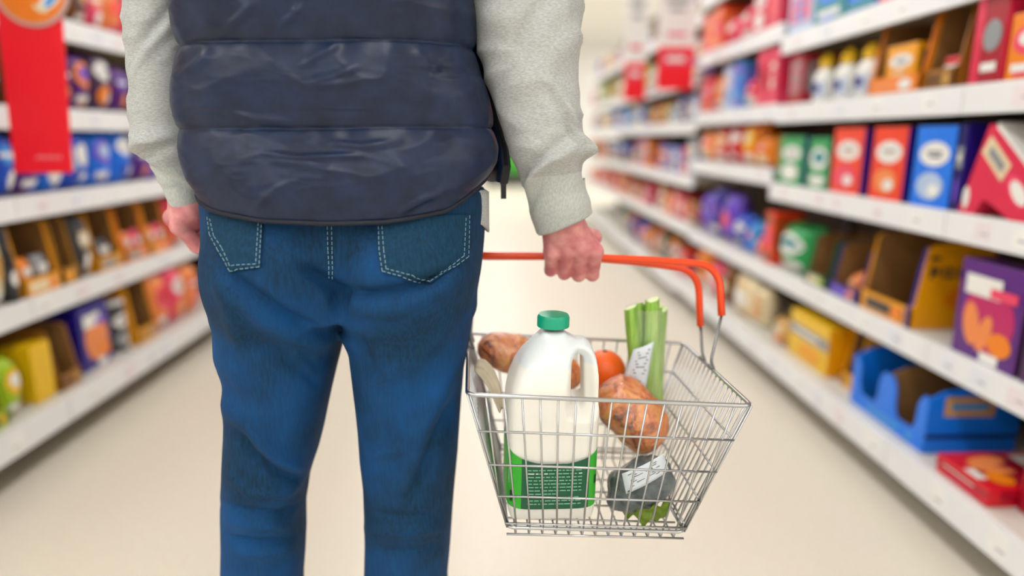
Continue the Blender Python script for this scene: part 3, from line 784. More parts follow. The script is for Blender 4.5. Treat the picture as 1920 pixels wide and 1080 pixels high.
# ---- fabrics
def fabric(name, c0, c1, stretch, scale, rough, sheen, weave=900, bump=0.15, streak=None):
    m = bpy.data.materials.new(name); m.use_nodes = True
    nt = m.node_tree; p = nt.nodes['Principled BSDF']
    tc = nt.nodes.new('ShaderNodeTexCoord')
    mp = nt.nodes.new('ShaderNodeMapping'); mp.inputs['Scale'].default_value = stretch
    nt.links.new(tc.outputs['Object'], mp.inputs['Vector'])
    nz = nt.nodes.new('ShaderNodeTexNoise'); nz.inputs['Scale'].default_value = scale; nz.inputs['Detail'].default_value = 6; nz.inputs['Roughness'].default_value = 0.65
    nt.links.new(mp.outputs[0], nz.inputs['Vector'])
    r = nt.nodes.new('ShaderNodeValToRGB')
    r.color_ramp.elements[0].position = 0.36; r.color_ramp.elements[0].color = lin(c0)
    r.color_ramp.elements[1].position = 0.66; r.color_ramp.elements[1].color = lin(c1)
    nt.links.new(nz.outputs['Fac'], r.inputs[0]); col = r.outputs[0]
    if streak:
        n3 = nt.nodes.new('ShaderNodeTexNoise'); n3.inputs['Scale'].default_value = streak[1]; n3.inputs['Detail'].default_value = 2
        nt.links.new(tc.outputs['Object'], n3.inputs['Vector'])
        r3 = nt.nodes.new('ShaderNodeValToRGB'); r3.color_ramp.elements[0].position = 0.45; r3.color_ramp.elements[0].color = (0, 0, 0, 1); r3.color_ramp.elements[1].position = 0.75; r3.color_ramp.elements[1].color = (.6, .6, .6, 1)
        nt.links.new(n3.outputs['Fac'], r3.inputs[0])
        mx = nt.nodes.new('ShaderNodeMix'); mx.data_type = 'RGBA'
        nt.links.new(r3.outputs[0], mx.inputs[0]); nt.links.new(col, mx.inputs[6]); mx.inputs[7].default_value = lin(streak[0]); col = mx.outputs[2]
    nt.links.new(col, p.inputs['Base Color'])
    p.inputs['Roughness'].default_value = rough
    p.inputs['Specular IOR Level'].default_value = .35
    p.inputs['Sheen Weight'].default_value = sheen; p.inputs['Sheen Roughness'].default_value = 0.4
    n2 = nt.nodes.new('ShaderNodeTexNoise'); n2.inputs['Scale'].default_value = weave; n2.inputs['Detail'].default_value = 2
    nt.links.new(mp.outputs[0], n2.inputs['Vector'])
    bp = nt.nodes.new('ShaderNodeBump'); bp.inputs['Strength'].default_value = bump; bp.inputs['Distance'].default_value = 0.001
    nt.links.new(n2.outputs['Fac'], bp.inputs['Height']); nt.links.new(bp.outputs['Normal'], p.inputs['Normal'])
    return m
denim = fabric('blue_denim', '#002742', '#003a62', (1, 1, .14), 300, 0.85, 0.0, 900, 0.05, ('#02549a', 8))
denim_p = fabric('blue_denim_pocket', '#022c46', '#053d5c', (1, 1, .14), 300, 0.85, 0.0, 900, 0.05)
vestm = fabric('navy_nylon', '#0c1a34', '#142848', (1, 1, 1), 30, 0.36, 0.0, 500, 0.04)
greym = fabric('grey_marl_jersey', '#a3a7a7', '#c6c9c9', (1, 1, 4.0), 210, 0.9, 0.15, 300, 0.35)
ribm = fabric('grey_rib_knit', '#b4bab8', '#cdd3d0', (4, 4, 1), 120, 0.9, 0.15, 300, 0.35)
threadm = mat('#7fa3b0', 0.8, name='pale_blue_thread')
zipm = mat('#15181f', 0.5)
skinm = bpy.data.materials.new('skin'); skinm.use_nodes = True
_p = skinm.node_tree.nodes['Principled BSDF']; _nt = skinm.node_tree
_tc = _nt.nodes.new('ShaderNodeTexCoord'); _n = _nt.nodes.new('ShaderNodeTexNoise'); _n.inputs['Scale'].default_value = 45; _n.inputs['Detail'].default_value = 4
_nt.links.new(_tc.outputs['Object'], _n.inputs['Vector'])
_r = _nt.nodes.new('ShaderNodeValToRGB'); _r.color_ramp.elements[0].position = .35; _r.color_ramp.elements[0].color = lin('#c9747a'); _r.color_ramp.elements[1].position = .7; _r.color_ramp.elements[1].color = lin('#e9a6a2')
_nt.links.new(_n.outputs['Fac'], _r.inputs[0]); _nt.links.new(_r.outputs[0], _p.inputs['Base Color'])
_p.inputs['Roughness'].default_value = .5; _p.inputs['Subsurface Weight'].default_value = .12; _p.inputs['Subsurface Radius'].default_value = (.01, .004, .002); _p.inputs['Subsurface Scale'].default_value = .5

# ---- jeans: silhouette rows read off the photograph (y, left outer, left inner, right inner, right outer)
JR = [(395, 395, None, None, 901), (450, 398, None, None, 899), (500, 404, None, None, 895), (550, 408, None, None, 888), (600, 412, None, None, 888), (650, 414, 638, 656, 880), (700, 426, 625, 663, 869), (750, 431, 614, 669, 864), (800, 431, 604, 674, 862), (850, 427, 592, 677, 859), (900, 425, 575, 684, 855), (950, 425, 568, 687, 850), (1000, 425, 570, 688, 845), (1080, 422, 568, 686, 839)]
zz, xo, xi, yi_, yo = [], [], [], [], []
for y, a, q, c, d in JR:
    zz.append(at_y(600, y, PY).z); xo.append(at_y(a, y, PY).x); yo.append(at_y(d, y, PY).x)
    mid = at_y(646, y, PY).x
    xi.append(at_y(q, y, PY).x if q else mid + .012); yi_.append(at_y(c, y, PY).x if c else mid - .012)
# below the frame: calves narrowing to the hems
zb_ = zz[-1]
for z, k in ((.28, 1.0), (.15, .92), (.035, .90)):
    for arr, other in ((xo, xi), (xi, xo), (yi_, yo), (yo, yi_)): pass
    cl, wl = (xo[13] + xi[13]) / 2 - .004, (xi[13] - xo[13]) * k
    cr, wr_ = (yi_[13] + yo[13]) / 2 + .004, (yo[13] - yi_[13]) * k
    zz.append(z); xo.append(cl - wl / 2); xi.append(cl + wl / 2); yi_.append(cr - wr_ / 2); yo.append(cr + wr_ / 2)
zz = np.array(zz); o_ = np.argsort(zz); zs_ = zz[o_]
def tab(a): 
    a = np.array(a)[o_]; return lambda z: np.interp(z, zs_, a)
fxo, fxi, fyi, fyo = tab(xo), tab(xi), tab(yi_), tab(yo)
Zc = at_y(646, 610, PY).z                     # crotch height
def hd(z): return np.interp(z, [.03, .25, .38, .50, .62, .78, .90, 1.02], [.068, .070, .068, .078, .092, .108, .118, .112])
def leg_y(z): return np.interp(z, [.03, .25, .42, .60, .80, 1.0], [PY - .005, PY - .012, PY - .002, PY + .004, PY + .006, PY + .008])
def f_jeans(X, Y, Z):
    def ell(x0, x1, b, yc):
        c, a = (x0 + x1) / 2, (x1 - x0) / 2
        n = 2.3
        q = (np.abs((X - c) / a) ** n + np.abs((Y - yc) / b) ** n) ** (1 / n)
        return (q - 1) * np.minimum(a, b)
    zl = np.minimum(Z, Zc + .05)
    b = hd(Z); yc = leg_y(Z)
    L = ell(fxo(Z), np.where(Z > Zc, (fxo(Z) + fyo(Z)) / 2 + .004, fxi(Z)), b, yc)
    Rr = ell(np.where(Z > Zc, (fxo(Z) + fyo(Z)) / 2 - .004, fyi(Z)), fyo(Z), b, yc)
    d = smin(L, Rr, .006)
    P = ell(fxo(Z), fyo(Z), np.interp(Z, [.78, .9, 1.02], [.105, .118, .112]), yc)
    P = np.maximum(P, (Zc + .025) - Z)
    d = smin(d, P, .02)
    cx = (fxo(Z) + fyo(Z)) / 2
    for s in (-1, 1):
        q = np.sqrt(((X - cx - s * .088) / .092) ** 2 + ((Y - (PY - .060)) / .082) ** 2 + ((Z - .885) / .088) ** 2)
        d = smin(d, (q - 1) * .08, .022)
    # seat cleft
    q = np.sqrt(((X - cx - .012) / .012) ** 2 + ((Y - (PY - .135)) / .03) ** 2 + ((Z - .845) / .06) ** 2)
    d = -smin(-d, (q - 1) * .012, .018)
    d = np.maximum(d, Z - 1.0)
    return np.maximum(d, .04 - Z)
V, F = snets(f_jeans, (-.50, .74, .03), (.06, 1.13, 1.01), .0045)
V = lap(V, F, 3)
N = normals(V, F)
disp = np.zeros(len(V))
disp += 0.0022 * vnoise(V, (9, 9, 5), 3.1) + 0.0010 * vnoise(V, (30, 30, 14), 7.7)
def crease(pts, wpx, depth, soft=1.0, Y=PY - .09, back=True):
    """a fold in the cloth along a line: ridge (+) or crease (-)"""
    global disp
    P = [at_y(x, y, Y) for x, y in pts]
    Q = np.array([(p.x, p.z) for p in P]); w = wpx / 1400.0
    # perspective-corrected x, z of every vertex, seen where it meets plane Y
    best = np.full(len(V), 1e9); tt = np.zeros(len(V))
    t = Y / V[:, 1]
    ux = V[:, 0] * t; uz = CAM_H + (V[:, 2] - CAM_H) * t
    n = len(Q) - 1
    for k in range(n):
        a, bq = Q[k], Q[k + 1]; d = bq - a
        s = np.clip(((ux - a[0]) * d[0] + (uz - a[1]) * d[1]) / (d @ d), 0, 1)
        r = np.hypot(ux - a[0] - s * d[0], uz - a[1] - s * d[1])
        m = r < best; best[m] = r[m]; tt[m] = (k + s[m]) / n
    prof = np.exp(-(best / w) ** 2) * np.clip(np.sin(np.pi * np.clip(tt * .86 + .07, 0, 1)) * 1.4, 0, 1)
    face = np.clip(-N[:, 1] * 2.0, 0, 1)
    disp += 1.7 * depth * prof * face
# knee folds and thigh folds of the left leg
crease([(425, 760), (460, 800), (520, 860), (580, 885)], 16, .007)
crease([(435, 800), (470, 850), (530, 893), (575, 900)], 12, -.006)
crease([(430, 890), (470, 922), (530, 925), (572, 905)], 10, .005)
crease([(418, 945), (470, 960), (530, 962), (570, 940)], 6, -.0055)
crease([(430, 975), (480, 985), (540, 985)], 10, .005)
crease([(425, 1005), (480, 1018), (545, 1012)], 6, -.006)
crease([(440, 1035), (500, 1040), (560, 1025)], 10, .003)
crease([(410, 700), (440, 760), (470, 830)], 14, -.004)
# right leg
crease([(700, 850), (730, 845), (760, 835)], 12, .005)
crease([(700, 960), (760, 972), (820, 965)], 9, -.004)
crease([(690, 990), (750, 1000), (830, 990)], 9, .004)
crease([(695, 1030), (760, 1035), (830, 1020)], 8, -.0035)
crease([(850, 690), (815, 760), (780, 830), (765, 900)], 16, .006)
crease([(862, 740), (830, 800), (795, 880), (770, 940)], 12, -.006)
crease([(690, 720), (740, 700), (800, 660), (850, 600)], 16, .004)
# seat: fold under each buttock and creases running from the fork
crease([(640, 545), (690, 553), (740, 545), (800, 528), (850, 500)], 10, -.010)
crease([(650, 575), (720, 585), (800, 560), (860, 520)], 14, .004)
crease([(570, 500), (600, 520), (632, 548), (642, 590)], 13, -.012)
crease([(425, 510), (470, 548), (540, 595), (600, 622)], 11, -.008)
crease([(430, 545), (480, 590), (560, 640), (620, 640)], 14, .005)
crease([(410, 520), (430, 580), (450, 650)], 16, .005)
crease([(560, 660), (600, 690), (622, 660)], 12, -.004)
crease([(480, 640), (560, 690), (600, 720)], 12, -.004)
crease([(660, 640), (680, 660), (700, 700)], 14, -.004)
V = V + N * disp[:, None]
V = lap(V, F, 1, .4)
JV, JF = V, F
bvh_j = BVHTree.FromPolygons([Vector(p) for p in V.tolist()], [tuple(int(i) for i in f) for f in F])

# ---- skin body: whole figure in one mesh (head, neck, arms, legs) with two finely formed hands
hx = -.245
SH_L, SH_R = tuple(at_y(332, -190, PY + .03)), tuple(at_y(925, -180, PY + .015))
MI_L, MI_R = tuple(at_y(304, 0, PY + .035)), tuple(at_y(986, 0, PY + .01))
EL_L, EL_R = tuple(at_y(312, 285, PY + .03)), (.065, PY - .01, 1.085)
WL = at_y(351, 400, 1.005); WR = at_y(1058, 420, 1.005)
WR_L, WR_R = tuple(WL), tuple(WR)
def f_body(X, Y, Z):
    d = sell(X, Y, Z, (hx, PY + .01, 1.63), (.076, .095, .115))
    d = smin(d, sell(X, Y, Z, (hx, PY + .03, 1.575), (.058, .078, .065)), .03)
    d = smin(d, scap(X, Y, Z, (hx, PY + .125 - .018, 1.635), (hx, PY + .125, 1.600), .009, .015), .012)      # nose
    for s in (-1, 1):
        d = smin(d, sell(X, Y, Z, (hx + s * .079, PY + .005, 1.625), (.010, .020, .032)), .008)               # ears
        d = smin(d, sell(X, Y, Z, (hx + s * .032, PY + .094, 1.655), (.026, .012, .009)), .010)               # brows
        d = smin(d, sell(X, Y, Z, (hx + s * .032, PY + .090, 1.640), (.012, .011, .008)), .003)               # eyes
    d = smin(d, sell(X, Y, Z, (hx, PY + .105, 1.570), (.026, .012, .006)), .004)                              # lips
    d = smin(d, sell(X, Y, Z, (hx, PY + .105, 1.560), (.022, .012, .006)), .004)
    d = smin(d, scap(X, Y, Z, (hx, PY - .005, 1.42), (hx, PY + .005, 1.56), .060, .056), .03)
    T = np.sqrt(((X - hx) / np.interp(Z, [.9, 1.1, 1.3, 1.45], [.150, .130, .140, .07])) ** 2 + ((Y - PY - .01) / np.interp(Z, [.9, 1.1, 1.3, 1.45], [.10, .09, .105, .06])) ** 2) - 1
    d = smin(d, np.maximum(np.maximum(T * .09, Z - 1.46), .88 - Z), .04)
    for sh, mi, el, wr in ((SH_L, MI_L, EL_L, WR_L), (SH_R, MI_R, EL_R, WR_R)):
        d = smin(d, scap(X, Y, Z, (hx, PY + .01, 1.40), sh, .036, .026), .02)
        d = smin(d, np.minimum(scap(X, Y, Z, sh, mi, .028, .027), scap(X, Y, Z, mi, el, .027, .022)), .008)
        d = smin(d, scap(X, Y, Z, el, wr, .020, .018), .012)
    for s in (-1, 1):
        cx = (lambda z: (fxo(z) + fxi(z)) / 2)(Z) if s < 0 else (lambda z: (fyi(z) + fyo(z)) / 2)(Z)
        w = np.interp(Z, [.06, .12, .30, .45, .70, .9], [.032, .034, .048, .046, .068, .075])
        Lq = np.sqrt((X - cx) ** 2 + (Y - leg_y(Z)) ** 2) - w
        d = smin(d, np.maximum(np.maximum(Lq, Z - .93), .06 - Z), .02)
    for c in ((fxo(.05) + fxi(.05)) / 2, (fyi(.05) + fyo(.05)) / 2):
        d = smin(d, scap(X, Y, Z, (c, PY - .03, .045), (c, PY + .15, .035), .034, .026), .02)
    return d
bV, bF = snets(f_body, (-.56, .80, -.02), (.20, 1.16, 1.80), .0075)
bV = lap(bV, bF, 2)

def hand(bar, ax, side, curl=1.0, fwd=Vector((0, 1, 0)), wrist=None, rot=0.0):
    """a closed hand: knuckles towards the viewer, fingers round the bar; ax = unit vector from little finger to index finger"""
    upv = Vector((0, 0, 1))
    def P(u, f, z): return tuple(bar + ax * u + fwd * f + upv * z)
    segs = []
    fing = [(.0345, 1.0), (.0125, 1.06), (-.0105, 1.0), (-.0325, .86)]
    for i, (u, k) in enumerate(fing):
        mz = [.004, .008, .004, -.002][i]
        mcp = P(u, -.026 * 1, .010 + mz); pip = P(u * .99 + .001, -.001 + .002, -.0255 * k - .002); dip = P(u * .96, .0235 * k, -.006); tip = P(u * .94, .0155, .0135)
        segs.append((mcp, pip, .0118 * (k ** .5), .0104 * (k ** .5)))
        segs.append((pip, dip, .0106 * (k ** .5), .0094 * (k ** .5)))
        segs.append((dip, tip, .0094 * (k ** .5), .0078 * (k ** .5)))
    w = Vector(wrist)
    palm = []
    for i, (u, k) in enumerate(fing):
        mcp = Vector(P(u, -.022, .014)); wb_ = w + ax * (u * .52) + upv * (-.006)
        palm.append((tuple(wb_), tuple(mcp), .0175, .0125))
    palm.append((tuple(w + upv * .05), tuple(w - upv * .01), .026, .024))
    th = [(tuple(w + ax * .016 + fwd * .008 - upv * .012), P(.037, .016, .030), .0160, .0130), (P(.037, .016, .030), P(.036, .036, .008), .0130, .0110), (P(.036, .036, .008), P(.016, .041, -.004), .0108, .0085)]
    def f(X, Y, Z):
        d = None
        for a, q, r0, r1 in palm:
            e = scap(X, Y, Z, a, q, r0, r1); d = e if d is None else smin(d, e, .014)
        for i in range(0, 12, 3):
            e = scap(X, Y, Z, *segs[i]); e = smin(e, scap(X, Y, Z, *segs[i + 1]), .003); e = smin(e, scap(X, Y, Z, *segs[i + 2]), .003)
            # knuckle
            a = segs[i][0]; e = smin(e, np.sqrt((X - a[0]) ** 2 + (Y - a[1] ) ** 2 + (Z - a[2]) ** 2) - .0128, .004)
            # tendon
            t_ = tuple(w + ax * (fing[i // 3][0] * .5) - fwd * .012)
            e = smin(e, scap(X, Y, Z, (a[0], a[1] - .002, a[2] + .006), t_, .0075, .004), .006)
            d = smin(d, e, .0035)
        t = None
        for a, q, r0, r1 in th:
            e = scap(X, Y, Z, a, q, r0, r1); t = e if t is None else smin(t, e, .004)
        d = smin(d, t, .008)
        return d
    pts = np.array([s[k] for s in segs + palm + th for k in (0, 1)])
    lo, hi = pts.min(0) - .03, pts.max(0) + .03
    v, fc = snets(f, lo, hi, .0017)
    return lap(v, fc, 2, .4), fc
BAR = at_y(1070, 481, 1.03)                  # where the right hand grips the basket handle
hV, hF = hand(BAR + Vector((0, 0, 0)), Vector((1, 0, -.06)).normalized(), 1, wrist=WR_R)
LB = at_y(366, 428, 1.02)
_ang = R(58)
lax = Vector((-math.cos(_ang), -math.sin(_ang) * -1, 0))
lV, lF = hand(LB, Vector((-math.cos(_ang), math.sin(_ang), 0)).normalized(), -1, fwd=Vector((math.sin(_ang), math.cos(_ang), 0)), wrist=tuple(Vector(WR_L) + Vector((0, 0, .004))))
allV = np.concatenate([bV, hV, lV]); allF = np.concatenate([bF, hF + len(bV), lF + len(bV) + len(hV)])
person = mesh_np('person', allV, allF, skinm, None, True, PO)
person.location = PO
tag(person, 'person seen from behind in navy quilted vest, grey sweatshirt and blue jeans, holding a basket', 'person')

jeans = mesh_np('jeans', JV, JF, denim, person, True, PO)

# ---- pockets, seams and stitching laid on the jeans
def on_jeans(x, y, off=0.0):
    d = ray(x, y); h, n, _, _ = bvh_j.ray_cast(_C, d, 3.0)
    if h is None: return None
    return h + n * off
def stitched(lines, name, parent, dash=6, gap=3.5, r=.0006, off=.0016):
    b = MB()
    for pts in lines:
        for (xa, ya), (xb_, yb_) in zip(pts, pts[1:]):
            L = math.hypot(xb_ - xa, yb_ - ya); k = 0
            while k < L:
                e = min(k + dash, L); P = []
                for q in np.linspace(k, e, 3):
                    p = on_jeans(xa + (xb_ - xa) * q / L, ya + (yb_ - ya) * q / L, off)
                    if p is not None: P.append(p - Vector(PO))
                if len(P) == 3 and (P[0] - P[2]).length < .02: b.tube(P, r, threadm, 5)
                k += dash + gap
    return b.build(name, parent, smooth='all') if b.v else None
def patch(poly, name, parent, m, off=.0022, step=5):
    """a cloth patch following the jeans inside a polygon"""
    xs = [p[0] for p in poly]; ys = [p[1] for p in poly]
    def span(y):
        xx = []
        for (xa, ya), (xb_, yb_) in zip(poly, poly[1:] + poly[:1]):
            if (ya <= y < yb_) or (yb_ <= y < ya): xx.append(xa + (xb_ - xa) * (y - ya) / (yb_ - ya))
        return min(xx), max(xx)
    rows = []; n = int((max(xs) - min(xs)) / step) + 1
    for y in np.arange(min(ys) + .01, max(ys) - .01, step):
        a, q = span(y)
        rows.append([on_jeans(a + (q - a) * k / n, y, off) for k in range(n + 1)])
    a, q = span(max(ys) - .02)
    rows.append([on_jeans(a + (q - a) * k / n, max(ys) - .02, off) for k in range(n + 1)])
    G = np.array([[tuple((p if p is not None else Vector((0, 0, 0))) - Vector(PO)) for p in r_] for r_ in rows])
    b = MB(); b.grid(G, m)
    o = b.build(name, parent, smooth='all')
    md = o.modifiers.new('thickness', 'SOLIDIFY'); md.thickness = .0015; md.offset = -1
    return o
lp = [(391, 402), (495, 402), (489, 503), (434, 509), (410, 472), (395, 440)]
rp = [(708, 402), (879, 402), (877, 482), (808, 534), (716, 510), (710, 470)]
for poly in (lp, rp):
    o = patch(poly, 'back_pocket', jeans, denim_p)
    ins = []
    cx_, cy_ = sum(p[0] for p in poly) / len(poly), sum(p[1] for p in poly) / len(poly)
    for s in (2.5, 10.0):
        q = []
        for (x, y) in poly[1:] + poly[:1]:
            L = math.hypot(x - cx_, y - cy_); q.append((x - (x - cx_) / L * s * 1.1, y - (y - cy_) / L * s * 1.1))
        ins.append(q)
    st = stitched(ins, 'stitching', o, off=.0036)
stitched([[(614, 415), (615, 470), (618, 520)], [(622, 415), (623, 470), (624, 522)]], 'seat_seam', jeans)

# ---- vest: quilted, puffed between the seams
HEMB = .835
rows_v = [(-420, 420, 780), (-330, 388, 838), (-200, 362, 864), (0, 358, 871), (75, 358, 882), (150, 360, 887), (235, 353, 917), (300, 374, 920), (345, 394, 905), (385, 400, 896), (420, 405, 890)]
vz = np.array([at_y(600, y, PY).z for y, _, _ in rows_v]); vl = np.array([at_y(a, y, PY).x for y, a, _ in rows_v]); vr = np.array([at_y(c, y, PY).x for y, _, c in rows_v])
oo = np.argsort(vz)
vz, vl, vr = vz[oo], vl[oo], vr[oo]
seam = [at_y(600, 240, .835).z, at_y(600, 72, .83).z]
dz = seam[1] - seam[0]
hem_b = at_y(600, 419, .825).z
seams = [hem_b, seam[0], seam[1]] + [seam[1] + dz * k for k in (1, 2, 3)]
TOPZ = 1.485
nt_, nz_ = 300, 330
th = np.linspace(0, 2 * np.pi, nt_, endpoint=False)
hem = hem_b + np.interp(np.mod(th - np.pi * 1.5 + np.pi, 2 * np.pi) - np.pi, [-np.pi, -1.9, -1.45, -1.15, -.8, -.4, 0, .4, .8, 1.15, 1.45, 1.9, np.pi],
                        [.03, .05, .036, .030, .014, .003, 0, .001, .012, .045, .062, .055, .03])
G = np.zeros((nz_, nt_, 3)); 
for i in range(nz_):
    s = i / (nz_ - 1)
    z = hem + (TOPZ - hem) * s
    l = np.interp(z, vz, vl); r = np.interp(z, vz, vr)
    sh = np.interp(z, [1.33, 1.41, 1.455, TOPZ], [1, .86, .62, .40])
    c = (l + r) / 2; a = (r - l) / 2 * sh
    c = c * sh + hx * (1 - sh)
    bd = np.interp(z, [.93, 1.0, 1.1, 1.2, 1.3, 1.40, TOPZ], [.142, .136, .120, .120, .125, .105, .075])
    n = 2.7
    ct, st_ = np.cos(th), np.sin(th)
    k = (np.abs(ct) ** n + np.abs(st_) ** n) ** (-1 / n)
    G[i, :, 0] = c + a * k * ct; G[i, :, 1] = PY + .008 + bd * k * st_; G[i, :, 2] = z
P = G.reshape(-1, 3)
# quilting: seams bow a little
zq = P[:, 2] - .006 * np.sin((P[:, 0] - hx) * 9) * 0 + .004 * vnoise(P, (6, 6, 0), 2.2)
puff = np.zeros(len(P)); near = np.full(len(P), 9.0)
for k in range(len(seams) - 1):
    u = (zq - seams[k]) / (seams[k + 1] - seams[k]); m = (u >= 0) & (u < 1)
    puff[m] = np.sin(np.pi * u[m]) ** .55
for s in seams: near = np.minimum(near, np.abs(zq - s))
puff[zq < seams[0]] = .25
hemv = np.tile(hem, (nz_, 1)).reshape(-1); dh = P[:, 2] - hemv
puff *= np.clip(dh / .03, 0, 1) ** .6 * .7 + .3
G2 = np.roll(G, -1, 1) - np.roll(G, 1, 1); Gz = np.gradient(G, axis=0)
NV = np.cross(G2, Gz).reshape(-1, 3); NV /= np.linalg.norm(NV, axis=1, keepdims=True).clip(1e-9)
# gathers close to the seams, long soft folds across the panels
ga = np.exp(-(near / .020) ** 2) * vnoise(P, (42, 42, 7), 5.0)
f1 = vnoise(P, (7, 7, 24), 11.0); f2 = vnoise(P + .02 * f1[:, None], (16, 16, 38), 4.0)
dg = vnoise(np.stack([P[:, 0] * 10 + P[:, 2] * 14, P[:, 1] * 6, P[:, 2] * 10 - P[:, 0] * 8], 1), 1.3, 9.0)
ridge = (1 - np.abs(f2)) ** 4; rid2 = (1 - np.abs(dg)) ** 6
f3 = vnoise(P + .015 * f2[:, None], (26, 26, 60), 14.0); rid3 = (1 - np.abs(f3)) ** 5
off = .013 * puff + .0035 * ga + puff * (.0014 * f1 + (.0012 * ridge + .0022 * rid2 + .0006 * rid3) * (.35 + .65 * np.clip(-NV[:, 1], 0, 1)))
P = P + NV * off[:, None]
def vest_fold(pts, wpx, depth):
    global P
    Q = np.array([(p.x, p.z) for p in (at_y(x, y, .815) for x, y in pts)]); w = wpx / 1500.0
    t = .815 / P[:, 1]; ux = P[:, 0] * t; uz = CAM_H + (P[:, 2] - CAM_H) * t
    best = np.full(len(P), 9.0); tt = np.zeros(len(P)); n = len(Q) - 1
    for k in range(n):
        a, d = Q[k], Q[k + 1] - Q[k]
        s = np.clip(((ux - a[0]) * d[0] + (uz - a[1]) * d[1]) / (d @ d), 0, 1); r = np.hypot(ux - a[0] - s * d[0], uz - a[1] - s * d[1])
        m = r < best; best[m] = r[m]; tt[m] = (k + s[m]) / n
    pr = np.exp(-(best / w) ** 2) * np.clip(np.sin(np.pi * np.clip(tt, 0, 1)) * 1.3, 0, 1) * np.clip(-NV[:, 1] * 2, 0, 1)
    P = P + NV * (depth * pr)[:, None]
for pts, w, d in (([(485, 286), (560, 296), (640, 292), (690, 292)], 6, .0045), ([(500, 300), (580, 310), (650, 330)], 6, .0035), ([(470, 395), (520, 355), (560, 335)], 7, .004), ([(740, 405), (790, 375), (840, 358)], 7, .0045),
                  ([(560, 160), (620, 145), (680, 120)], 8, .004), ([(575, 165), (630, 158), (690, 150)], 6, .003), ([(330, 150), (370, 120), (400, 90)], 8, .004), ([(420, 60), (455, 30), (480, 0)], 8, .0045), ([(520, 55), (550, 30), (570, 5)], 7, .004),
                  ([(640, 80), (600, 100), (560, 130)], 7, .003), ([(420, 210), (480, 225), (560, 230)], 7, .003), ([(600, 265), (680, 275), (760, 262)], 7, .003), ([(780, 90), (800, 120), (830, 130)], 8, .003)):
    vest_fold(pts, w, d)
G = P.reshape(nz_, nt_, 3)
# hem binding and turned-in inside
b = MB()
inner = G.copy(); cen = G.mean(axis=1, keepdims=True)
def inset(row, k): 
    c = row.mean(axis=0); v = row - c; q = v / np.linalg.norm(v[:, :2], axis=1, keepdims=True); q[:, 2] = 0
    return row - q * k
e0 = G[0]
rim = [inset(e0, .022) + (0, 0, .05), inset(e0, .016) + (0, 0, .01), inset(e0, .008) + (0, 0, -.004), e0 + (0, 0, -.003)]
top = [G[-1], inset(G[-1], .010) + (0, 0, .006), inset(G[-1], .020) + (0, 0, -.01)]
full = np.concatenate([np.array(rim), G, np.array(top)[1:]])
b.grid(full - np.array(PO), vestm, closed=True)
vest = b.build('vest', person, smooth='all')
# bound hem edge
b = MB(); ring = [Vector(p) - Vector(PO) for p in (e0 + NV.reshape(nz_, nt_, 3)[0] * .001)[::3]]
b.tube(ring, .0032, mat('#0e1526', .7), 8, closed=True); b.build('hem_binding', vest, smooth='all')
# the open front edge with its zip, hanging at the right side
zx = MB()
fr = [at_y(898, 60, .99), at_y(907, 125, .99), at_y(922, 190, .99), at_y(934, 235, .99), at_y(946, 275, .99), at_y(950, 312, .99), at_y(944, 344, .99)]
bk = [at_y(870, 60, 1.05), at_y(880, 125, 1.05), at_y(896, 190, 1.05), at_y(905, 235, 1.05), at_y(912, 275, 1.05), at_y(914, 312, 1.05), at_y(912, 338, 1.05)]
GG = np.array([[tuple(p.lerp(q, k / 4) + Vector((0, .0, .002 * math.sin(k * 2))) - Vector(PO)) for k in range(5)] for p, q in zip(fr, bk)])
zx.grid(GG, vestm); fo = zx.build('front_flap', vest, smooth='all')
md = fo.modifiers.new('thick', 'SOLIDIFY'); md.thickness = .014; md.offset = 0
zx = MB(); zx.tube([p - Vector(PO) for p in fr], .004, zipm, 8)
for k in range(10):
    p = fr[5].lerp(fr[6], k / 9) - Vector(PO); zx.box(p + Vector((-.005, -.004, -.0012)), p + Vector((.005, .002, .0012)), zipm)
zx.box(fr[6] - Vector(PO) + Vector((-.004, -.006, -.022)), fr[6] - Vector(PO) + Vector((.004, -.002, 0)), zipm)
zx.build('zip', vest)

